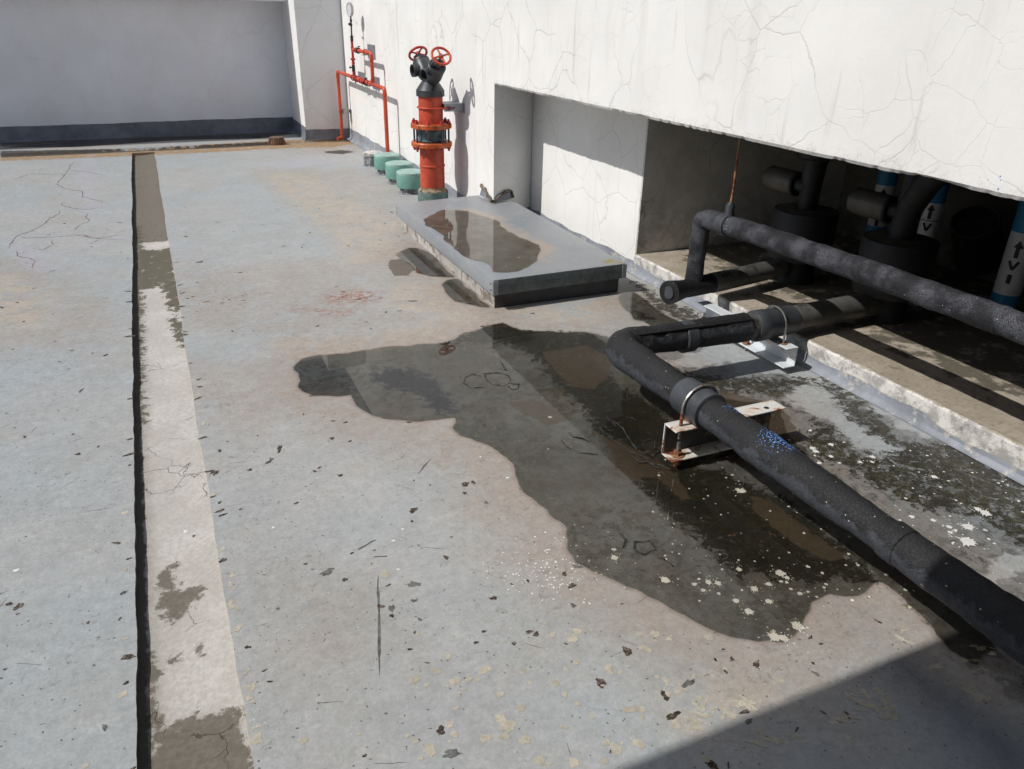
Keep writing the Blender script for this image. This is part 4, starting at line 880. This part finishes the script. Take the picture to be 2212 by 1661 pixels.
cap(2.228, 7.745, .142, 'middle of the three pale green vent caps')
cap(2.250, 8.27, .142, 'pale green cap at the foot of the thin red pipe, farthest of the three')
t_ = thing('uncapped_vent', 'short grey tarred vent stub with white peeling top and no cap', 'vent', (2.235, 8.80, 0))
m1 = MB(); m1.lathe([(.122, 0), (.112, .012), (.108, .115)], (2.235, 8.80, 0), seg=32); m1.obj('stub', M['stub'], t_)
m1 = MB(); m1.lathe([(.110, .112), (.113, .120), (.111, .140), (.100, .146), (.001, .148)], (2.235, 8.80, 0), seg=32); m1.obj('seal_top', mat_simple('peeling_white_seal', (.62, .60, .57), .7, 0, .2, 30, .006, (.20, .19, .18), .35, 16), t_)

# ------------------------------------------------------------------ red fire test pipework
PX = 2.31
pw = thing('fire_test_pipework', 'thin red fire pipework loop with dial gauge on the white wall', 'pipework', (PX, 9.6, 0))
yL, yR, zM = 10.70, 8.455, .845
mb = MB(); mb.tube(fillet([(PX, yL, .07), (PX, yL, zM+.02), (PX, yR, zM), (PX, yR, .0)], .035), .0215, 18)
mb.tube(fillet([(PX, yL, .075), (PX, yL, .045), (PX-.075, yL-.03, .030)], .03), .0215, 18)
mb.lathe([(.026, -.02), (.026, .02)], (PX, yL, zM-.04), seg=18); mb.lathe([(.026, -.012), (.026, .012)], (PX, yR, zM-.06), seg=18); mb.lathe([(.025, -.01), (.025, .01)], (PX, yL, .09), seg=18)
mb.obj('main_pipe', M['red'], pw)
mb = MB(); mb.tube(fillet([(PX, 8.92, zM), (PX, 8.92, 1.167), (PX, 9.79, 1.167)], .035), .020, 18)
mb.lathe([(.025, -.012), (.025, .012)], (PX, 8.92, 1.11)); mb.lathe([(.025, -.012), (.025, .012)], (PX, 8.92, zM+.05)); mb.obj('loop_pipe', M['red'], pw)
mb = MB(); mb.tube([(PX, 9.80, zM), (PX, 9.79, 1.167), (PX, 9.79, 1.26)], [.0165, .015, .015], 16)
mb.lathe([(.020, -.012), (.030, -.010), (.030, .010), (.020, .012)], (PX, 9.795, 1.06), seg=8); mb.lathe([(.019, -.01), (.019, .01)], (PX, 9.79, 1.185)); mb.lathe([(.019, -.01), (.019, .01)], (PX, 9.79, 1.02))
mb.lathe([(.019, -.01), (.019, .01)], (PX, 9.79, .915)); mb.obj('gauge_riser', M['red_dk'], pw)
mb = MB(); mb.tube([(PX, 9.785, 1.255), (PX, 9.785, 1.31)], .017, 14); mb.tube([(PX, 9.78, 1.30), (PX, 9.765, 1.52)], .009, 12)
for z in (1.43, 1.475): mb.lathe([(.014, -.014), (.014, .014)], (PX, 9.77, z), seg=8)
mb.lathe([(.019, -.006), (.019, .006)], (PX, 9.78, 1.31))
mb.tube([(PX, 9.77, 1.435), (PX, 9.84, 1.437), (PX, 9.845, 1.437)], [.011, .006, .006], 8); mb.lathe([(.016, -.004), (.016, .004)], (PX, 9.848, 1.437), (0, 1, 0), 10); mb.obj('gauge_cock', M['black'], pw)
mb = MB(); mb.tube([(PX, 9.80, .92), (PX, 9.797, .995)], .020, 10); mb.tube([(PX, 9.80, .965), (PX-.02, 9.87, .965)], [.010, .006], 8); mb.lathe([(.012, 0), (.012, .02)], (PX-.02, 9.87, .965), (0, 1, 0), 8); mb.obj('stop_valve', M['black'], pw)
gc = v3(PX, 9.765, 1.590); ga = v3(-.985, -.17, 0).normalized()
mb = MB(); mb.lathe([(.030, -.012), (.072, -.010), (.076, -.004), (.076, .016), (.070, .018), (.070, .013), (.0, .013)], gc, ga, 40, caps=True); g = mb.obj('gauge', mat_simple('gauge_case_steel', (.42, .38, .37), .3, .6, .1, 20, .0004), pw)
mb = MB(); mb.lathe([(.0695, .0135), (.0, .0136)], gc, ga, 40); d_ = mb.obj('dial', M['glass'], g)
mb = MB(); TK = MB(); u_ = ga.cross(v3(0, 0, 1)).normalized()
for k in range(11):
    an = math.radians(-45+27*k); dd = u_*math.cos(an)+v3(0, 0, 1)*math.sin(an); c0 = gc+ga*.0142; w0 = dd.cross(ga)*.0012
    if k < 11: TK.add([c0+dd*.050-w0, c0+dd*.050+w0, c0+dd*.063+w0, c0+dd*.063-w0], [(0, 1, 2, 3)])
dd = (u_*.5+v3(0, 0, -1)).normalized(); w0 = dd.cross(ga)*.003; c0 = gc+ga*.0155; mb.add([c0-w0-dd*.01, c0+w0-dd*.01, c0+dd*.05], [(0, 1, 2)])
mb.obj('needle', M['black'], g); TK.torus(gc+ga*.0142, ga, .0505, .0007, 40, 4); TK.obj('scale_marks', M['black'], g)
# valves on the loops
def bandvalve(y, z, r=.030, mat='red_dk', name='pipe_union', L=.05):
    m_ = MB(); m_.lathe([(r*.85, -L), (r, -L*.9), (r, -L*.5), (r*.75, -L*.45), (r*.75, L*.45), (r, L*.5), (r, L*.9), (r*.85, L)], (PX, y, z), (0, 1, 0), 8); return m_.obj(name, M[mat], pw)
bandvalve(9.56, 1.167, .032); bandvalve(9.40-.0, .848, .036, L=.07); bandvalve(9.66, .852, .036, 'red_dk', L=.05)
mb = MB(); mb.torus((PX, 9.50, 1.167), (0, 1, 0), .026, .007, 24, 8); mb.tube([(PX, 9.50, 1.19), (PX, 9.50, 1.212), (PX+.0, 9.42, 1.214)], .006, 8); mb.obj('ball_valve_lever', M['black'], pw)
mb = MB(); mb.torus((PX, 9.23, .846), (0, 1, 0), .028, .008, 24, 8); mb.tube([(PX, 9.23, .87), (PX, 9.23, .89), (PX, 9.18, .895)], .007, 8); mb.lathe([(.012, 0), (.012, .012)], (PX, 9.23, .885), seg=8); mb.obj('ball_valve_lever', M['black'], pw)
mb = MB(); mb.torus((PX, 9.72, .853), (0, 1, 0), .028, .008, 24, 8); mb.tube([(PX, 9.74, .87), (PX-.0, 9.73, .925)], [.010, .003], 8); mb.tube([(PX, 9.74, .83), (PX-.0, 9.73, .79)], [.010, .005], 8); mb.obj('drain_cock', M['boltdk'], pw)
for (y, z, py0, py1, pz0, pz1) in ((9.20, 1.167, 9.262, 9.585, 1.085, 1.235), (9.10, .846, 9.14, 9.455, .765, .90), (9.86, .852, 9.82, 10.13, .80, .905)):
    mb = MB(); mb.box(W-.006, W-.001, py0, py1, pz0, pz1); pl = mb.obj('wall_plate', M['plate'], pw, smooth=False)
    mb = MB(); yc = (py0+py1)/2; mb.box(PX+.02, W-.006, yc-.02, yc+.02, z-.045, z-.038); mb.obj('arm', M['plate'], pl, smooth=False)
for (y, z) in ((9.17, 1.167), (9.08, .846), (9.86, .855)):
    mb = MB(); mb.torus((PX, y, z), (0, 1, 0), .028, .005, 28, 8); mb.obj('pipe_clamp', M['red_dk'], pw)
mb = MB(); mb.box(PX+.03, W-.001, 10.64, 10.76, .395, .400); mb.box(W-.008, W-.002, 10.64, 10.76, .345, .394); mb.box(PX+.03, PX+.036, 10.64, 10.76, .345, .394); bk = mb.obj('riser_bracket', M['galv'], pw, smooth=False)
for x_ in (PX+.036, W-.02): mb = MB(); hexnut(mb, (x_, 10.70, .37), (1, 0, 0), .012, .012); mb.obj('nut', M['boltdk'], bk)
mb = MB(); mb.torus((PX, 10.70, .375), (0, 0, 1), .028, .005, 28, 8); mb.obj('pipe_clamp', M['red_dk'], pw)

# ------------------------------------------------------------------ roof drain grate
dr = thing('roof_drain', 'rusty ribbed domed drain grate in the cross gutter', 'drain', (1.455, 10.76, 0))
mb = MB(); mb.lathe([(.095, -.02), (.092, .0), (.080, .055), (.070, .062), (.0, .064)], (1.455, 10.76, 0), seg=36); mb.obj('core', M['rust'], dr)
mb = MB()
for k in range(30):
    a = 2*PI*k/30; c_, s_ = math.cos(a), math.sin(a); mb.tube([(1.455+.108*c_, 10.76+.108*s_, -.02), (1.455+.104*c_, 10.76+.104*s_, .02), (1.455+.088*c_, 10.76+.088*s_, .066), (1.455+.06*c_, 10.76+.06*s_, .070)], .0052, 6)
mb.torus((1.455, 10.76, .068), (0, 0, 1), .086, .006, 36, 8); mb.lathe([(.06, .064), (.055, .074), (.02, .076), (0, .076)], (1.455, 10.76, 0), seg=24)
mb.obj('grate_ribs', M['dome'], dr)

# ------------------------------------------------------------------ insulated pipes
AX, AZ = 1.755, .25
BY, BZ = 2.742, .222
pa = thing('insulated_main_pipe', 'thick black insulated pipe bending over the puddle and running to the near right', 'pipe', (AX, 3.0, 0))
path = fillet([(3.42, BY+.02, BZ), (2.6, BY-.01, BZ), (AX+.005, BY, AZ-.01), (AX, 1.9, AZ), (AX, -1.2, AZ)], .11, 12)
path = densify(path, .03)
ia = [i for i, p in enumerate(path) if p.x > 2.52]; cut = len(ia)
def rad(p): 
    base = .070 if p.x > 2.0 else .066
    base += .004*math.sin(p.y*7+p.x*5)+.002*math.sin(p.y*19)
    if p.y < 2.2: base -= .006*min(1, (2.2-p.y)/.8)
    if p.x < 1.95 and p.y > 2.5: base += .006
    return base
mb = MB(); q = [p+Vector((random.gauss(0, .0012), random.gauss(0, .0012), random.gauss(0, .0012))) for p in path[cut:]]
mb.tube(q, [rad(p) for p in q], 40, True, 0, .012)
mb.obj('insulation', M['insA'], pa)
mb = MB(); q = path[:cut+1]; mb.tube(q, [.067]*len(q), 36); mb.obj('rubber_sleeve', M['wrapL'], pa)
mb = MB(); mb.tube([(2.80, BY-.005, BZ), (2.62, BY-.012, BZ), (2.615, BY-.012, BZ), (2.56, BY-.012, BZ), (2.55, BY-.012, BZ)], [.073, .076, .079, .079, .072], 36); mb.obj('wrap_band', M['wrap'], pa)
mb = MB(); mb.tube([(2.19, BY-.004, BZ+.003), (2.185, BY-.004, BZ+.003), (2.13, BY-.004, BZ+.003), (2.125, BY-.004, BZ+.003)], [.070, .0765, .0765, .070], 36); mb.obj('wrap_band', M['wrap'], pa)
mb = MB(); yy_ = [2.19, 2.185, 2.15, 2.10, 2.095, 2.085, 2.06, 2.02, 2.015]; rr_ = [.066, .073, .074, .073, .0765, .076, .074, .075, .066]
mb.tube([(AX, y, AZ) for y in yy_], rr_, 40, True, 0, .02); mb.obj('wrap_band', M['wrap'], pa)
for y_ in (1.18, .86):
    mb = MB(); mb.tube([(AX, y_+.004, AZ), (AX, y_, AZ), (AX, y_-.05, AZ), (AX, y_-.054, AZ)], [.056, .0612, .0612, .056], 40, True, 0, .02); mb.obj('tape_lap', M['insA'], pa)
# raised seam flap on the upper side of the bend
mb = MB(); pts = []
sm = [p for p in path if (p.x < 2.52 and p.x > AX+.1)]
V = []
for i, p in enumerate(sm):
    if 2.11 < p.x < 2.21: continue
    V += [tuple(p+v3(0, -.030, .066+.002*random.random())), tuple(p+v3(0, -.052, .058+.002*random.random())), tuple(p+v3(0, -.052, .052))]
n = len(V)//3; mb.add(V, [(3*i+k, 3*i+k+1, 3*i+3+k+1, 3*i+3+k) for i in range(n-1) for k in range(2)]); mb.obj('seam_flap', M['insB'], pa)

pd = thing('insulated_riser_pipe', 'slimmer crackled grey insulated pipe rising and running along the opening', 'pipe', (2.65, 3.3, 0))
dpath = fillet([(2.632, 3.335, .22), (2.632, 3.325, .622), (2.652, 2.9, .632), (2.66, 2.2, .640), (2.665, -1.6, .640)], .055, 10)
dpath = densify(dpath, .03)
mb = MB(); mb.tube([p+Vector((random.gauss(0, .0008), random.gauss(0, .0008), random.gauss(0, .0008))) for p in dpath], [.052+.0015*math.sin(i*.9) - (.004 if p.z < .55 else 0) for i, p in enumerate(dpath)], 36, True, 0, .01); mb.obj('insulation', M['insD'], pd)
mb = MB(); mb.tube([(2.638, 3.17, .627), (2.638, 3.168, .627), (2.641, 3.11, .628), (2.641, 3.105, .628)], [.050, .0575, .0575, .050], 32)
mb.tube([(2.641, 3.125, .660), (2.641, 3.125, .70), (2.641, 3.125, .725), (2.641, 3.125, .745)], [.030, .022, .024, .016], 20); cl = mb.obj('hanger_clamp', M['wrap'], pd)
mb = MB(); mb.tube([(2.641, 3.125, .74), (2.645, 3.126, .80), (2.640, 3.124, .95), (2.642, 3.125, 1.10)], [.007, .0055, .006, .0055], 10); mb.obj('threaded_rod', M['rust'], pd)
mb = MB(); mb.tube([(2.664, 1.63, .640), (2.664, 1.61, .640), (2.664, 1.605, .640)], [.0535, .0545, .051], 32); mb.obj('lap_joint', M['insD'], pd)

pc = thing('capped_pipe', 'short black insulated pipe with a flared cut end beside the riser', 'pipe', (2.6, 3.33, 0))
cz = .235
cpath = [(2.425, 3.27, cz+.003), (2.43, 3.272, cz+.003), (2.47, 3.285, cz), (2.55, 3.305, cz-.002), (2.63, 3.322, cz-.002), (2.76, 3.335, cz-.002)]
mb = MB(); mb.tube(cpath, [.060, .066, .061, .050, .056, .055], 32, True, 0, .02); mb.obj('insulation', M['insB'], pc)
mb = MB(); mb.lathe([(.036, 0), (.034, .004), (.0, .005)], (2.425, 3.27, cz+.003), (-1, -.22, 0), 28); mb.obj('end_disc', M['wrap'], pc)
mb = MB(); mb.tube([(2.755, 3.334, cz-.002), (2.76, 3.335, cz-.002), (2.85, 3.35, cz-.003), (3.36, 3.44, cz-.005)], [.055, .058, .058, .057], 32); mb.obj('rubber_sleeve', M['wrapL'], pc)

# ------------------------------------------------------------------ pumps / insulated valve sets
def valve_set(x, y, label, elbow):
    t_ = thing('insulated_valve', label, 'valve', (x, y, .13), 'black insulated valves inside the wall opening')
    m_ = MB(); m_.lathe([(.120, .13), (.112, .15), (.105, .29)], (x, y, 0), seg=36); m_.obj('pedestal', M['drum'], t_)
    m_ = MB(); m_.lathe([(.15, .275), (.183, .280), (.187, .30), (.188, .56), (.183, .568), (.165, .571)], (x, y, 0), seg=48, caps=False); m_.lathe([(.10, .28), (.16, .276)], (x, y, 0), seg=48, caps=False); m_.obj('drum', M['drum'], t_)
    m_ = MB(); m_.lathe([(.168, .568), (.16, .573), (.0, .574)], (x, y, 0), seg=48); m_.obj('drum_top', M['drumtop'], t_)
    m_ = MB()
    if not elbow:
        m_.lathe([(.058, .57), (.060, .70), (.068, .83), (.075, .86), (.11, .875), (.112, .93), (.115, 1.35)], (x, y, 0), seg=36)
    else:
        m_.tube(fillet([(x+.0, y, .57), (x, y, .72), (x-.02, y-.10, .90), (x-.02, y-.22, 1.0), (x-.02, y-.5, 1.08)], .2, 8), .066, 28)
        m_.tube([(x, y, .6), (x+.01, y, 1.3)], [.06, .07], 28)
    m_.obj('neck', M['drum'], t_)
    m_ = MB(); m_.tube([(x-.03, y+.075, .705), (x-.03, y+.085, .705), (x-.03, y+.31, .705)], [.066, .071, .071], 32); j = m_.obj('side_jacket', M['jacket'], t_)
    m_ = MB(); m_.torus((x-.03, y+.075, .705), (0, 1, 0), .060, .012, 32, 8); m_.tube([(x-.03, y+.08, .705), (x-.02, y+.0, .705)], .045, 24); m_.obj('jacket_rim', M['drum'], j)
    m_ = MB(); m_.tube([(x-.115, y+.05, .135), (x-.115, y+.05, .27)], .016, 12); m_.obj('drain_pipe', M['wrap'], t_)
    return t_
valve_set(3.505, 3.462, 'black drum shaped insulated valve nearest the grey end wall', False)
valve_set(3.495, 2.765, 'black drum shaped insulated valve with curved neck in front of the blue banded pipes', True)
# big cut duct behind
t_ = thing('cut_duct', 'wide dark duct stub with round open end behind the valves', 'duct', (4.4, 3.0, .5))
m_ = MB(); c_ = v3(4.30, 2.94, .55); ax_ = v3(-.62, -.15, .77).normalized()
m_.lathe([(.128, -.34), (.130, 0), (.118, .002), (.112, -.02), (.0, -.022)], c_, ax_, 40, caps=False); m_.obj('sleeve', M['drum'], t_)
m_ = MB(); m_.torus(c_, ax_, .122, .005, 40, 8); m_.obj('rim', M['wrap'], t_)

# ------------------------------------------------------------------ blue banded water pipes with markings
def curved(mb, x, y, r, az0, u, z, mi=0):
    a = az0+u/r; return (x+r*math.cos(a), y+r*math.sin(a), z)
def marked_pipe(x, y, r, z_b0, z_w1, marks, label, z_top=1.349, joint=None):
    t_ = thing('water_pipe', label, 'pipe', (x, y, .13), 'white pipes with blue bands at the back of the opening')
    m_ = MB(); m_.lathe([(r, .13), (r, z_top)], (x, y, 0), seg=36); p_ = m_.obj('pipe', M['pipew'], t_)
    m_ = MB(); m_.lathe([(r+.0015, .131), (r+.0015, z_b0)], (x, y, 0), seg=36, caps=False); m_.obj('blue_band', M['pipeb'], t_)
    m_ = MB(); m_.lathe([(r+.0015, z_w1), (r+.0015, z_top-.001)], (x, y, 0), seg=36, caps=False); m_.obj('blue_band', M['pipeb'], t_)
    if joint: m_ = MB(); m_.torus((x, y, joint), (0, 0, 1), r, .0025, 36, 6); m_.obj('joint', M['boltdk'], t_)
    az = math.atan2(-y, -x)+marks[0]; R_ = r+.0028
    def patch(mb2, P):     # polygon in (u,z), subdivided in u strips
        us = [p[0] for p in P]; 
        V = [curved(mb2, x, y, R_, az, u, z) for u, z in P]; mb2.add(V, [tuple(range(len(V)))])
    def bar(mb2, a, b, w):  # thick stroke as strips
        a = Vector(a); b = Vector(b); N = Vector((-(b-a).y, (b-a).x)).normalized()*w/2; k = 6
        for i in range(k):
            p = a.lerp(b, i/k); q_ = a.lerp(b, (i+1)/k)
            for s0, s1 in ((-1, 0), (0, 1)):
                patch(mb2, [tuple(p+N*s0), tuple(p+N*s1), tuple(q_+N*s1), tuple(q_+N*s0)])
    for kind, z0, z1, wd in marks[1]:
        m_ = MB()
        if kind == 'I': bar(m_, (0, z0), (0, z1), wd)
        if kind == 'V': bar(m_, (-wd/2, z1), (0, z0), wd*.32); bar(m_, (wd/2, z1), (0, z0), wd*.32)
        if kind == 'A':
            zh = z1-(z1-z0)*.42; bar(m_, (0, z0), (0, zh), wd*.42)
            for s_ in (-1, 1):
                for i in range(5):
                    u0 = s_*wd/2*i/5; u1 = s_*wd/2*(i+1)/5; patch(m_, [(u0, zh), (u1, zh), (u1, z1-(z1-zh)*(i+1)/5), (u0, z1-(z1-zh)*i/5)])
        m_.obj('marking', M['letter'], t_)
    return t_
def zs(z, X0=4.4, X1=4.08): return 1.6-(1.6-z)*X1/X0
marked_pipe(4.13, 2.53, .068, zs(.165), zs(.53), (-.15, [('A', zs(.387), zs(.488), .048), ('V', zs(.318), zs(.368), .045), ('I', zs(.235), zs(.290), .022)]), 'white blue banded pipe with arrow, V and bar nearest the camera')
marked_pipe(4.13, 3.11, .060, .31, zs(.569), (-.05, [('A', zs(.468), zs(.563), .044), ('V', zs(.395), zs(.442), .042)]), 'white blue banded pipe whose arrow and V show behind the curved neck', joint=zs(.458))
marked_pipe(4.13, 3.465, .058, zs(.328), zs(.604), (-.1, [('A', zs(.49), zs(.587), .044), ('I', zs(.331), zs(.392), .02)]), 'white blue banded pipe mostly hidden behind the black valves, farthest back')

# ------------------------------------------------------------------ channel supports
def channel_bracket(name, label, x, y, L, rot, top, mat, label_grp):
    pass
s1 = thing('pipe_support', 'white steel channel with little rust lying along the kerb', 'bracket', (2.70, 2.93, 0))
mb = MB(); y0, y1 = 2.585, 3.31
mb.box(2.728, 2.734, y0, y1, .034, .140); mb.box(2.662, 2.7275, y0, y1, .134, .140); mb.box(2.662, 2.7275, y0, y1, .034, .040)
mb.obj('channel', M['chan'], s1, smooth=False, bevel=.002)
for y_ in (3.27, 2.90):
    mb = MB(); mb.tube([(2.69, y_, .0), (2.69, y_, .085)], .007, 10); b_ = mb.obj('anchor_bolt', M['steel'], s1)
    mb = MB(); mb.lathe([(.022, 0), (.022, .003)], (2.69, y_, .041)); hexnut(mb, (2.69, y_, .044), (0, 0, 1), .016, .014); mb.obj('nut', M['rust'], b_)
mb = MB(); uy = BY-.01
mb.torus((2.69, BY-.012, BZ), (1, 0, 0), .084, .0055, 28, 8, 0, -PI/2, PI/2, N=v3(0, 0, 1))
for s_ in (-1, 1): mb.tube([(2.69, BY-.012+s_*.084, BZ), (2.69, BY-.012+s_*.084, .10)], .0055, 8)
u_b = mb.obj('u_bolt', M['steel'], s1)
for s_ in (-1, 1): mb = MB(); mb.lathe([(.018, 0), (.018, .004)], (2.69, BY-.012+s_*.084, .1405)); mb.obj('washer', M['rust'], u_b)
s2 = thing('pipe_support', 'rusting white steel channel crossing under the thick pipe in the puddle', 'bracket', (1.9, 2.1, 0))
mb = MB(); x0, x1, yb = 1.625, 2.16, 2.145
def cross_box(mb, x0, x1, y0, y1, z0, z1): mb.box(x0, x1, y0, y1, z0, z1)
mb.box(x0, x1, 2.118, 2.124, .040, .178); mb.box(x0, x1, 2.045, 2.1175, .172, .178); mb.box(x0, x1, 2.045, 2.1175, .040, .046)
mb.obj('channel', M['chan_r'], s2, smooth=False, bevel=.002)
mb = MB(); mb.box(x0+.004, x1-.004, 2.1145, 2.1172, .0465, .1715); mb.obj('web_grime', mat_rusty('grimy_channel_web', (.07, .07, .07), .3, .7), s2, smooth=False)  # dark sheet painting in the web's shade, with rust mottling
for x_ in (1.672, 2.10):
    mb = MB(); mb.tube([(x_, 2.08, .0), (x_, 2.08, .105)], .0075, 10); b_ = mb.obj('anchor_bolt', M['steel'], s2)
    mb = MB(); mb.lathe([(.026, 0), (.026, .004)], (x_, 2.08, .0465)); hexnut(mb, (x_, 2.08, .0505), (0, 0, 1), .018, .015); mb.tube([(x_, 2.08, 0), (x_, 2.08, .0395)], .013, 10); mb.obj('nut', M['rust'], b_)
mb = MB(); mb.torus((AX, 2.083, AZ), (0, 1, 0), .083, .006, 28, 8, 0, -PI/2, PI/2, N=v3(0, 0, 1))
for s_ in (-1, 1): mb.tube([(AX+s_*.083, 2.083, AZ), (AX+s_*.083, 2.083, .12)], .006, 8)
u_b = mb.obj('u_bolt', M['steel'], s2)
mb = MB(); mb.tube([(AX-.083, 2.083, .23), (AX-.083, 2.083, .15)], .0068, 8); mb.obj('rusted_thread', M['rust'], u_b)
mb = MB(); mb.lathe([(.011, 0), (.0, .0005)], (2.085, 2.075, .1783)); mb.obj('bolt_hole', M['black'], s2)
# small puddle label not needed
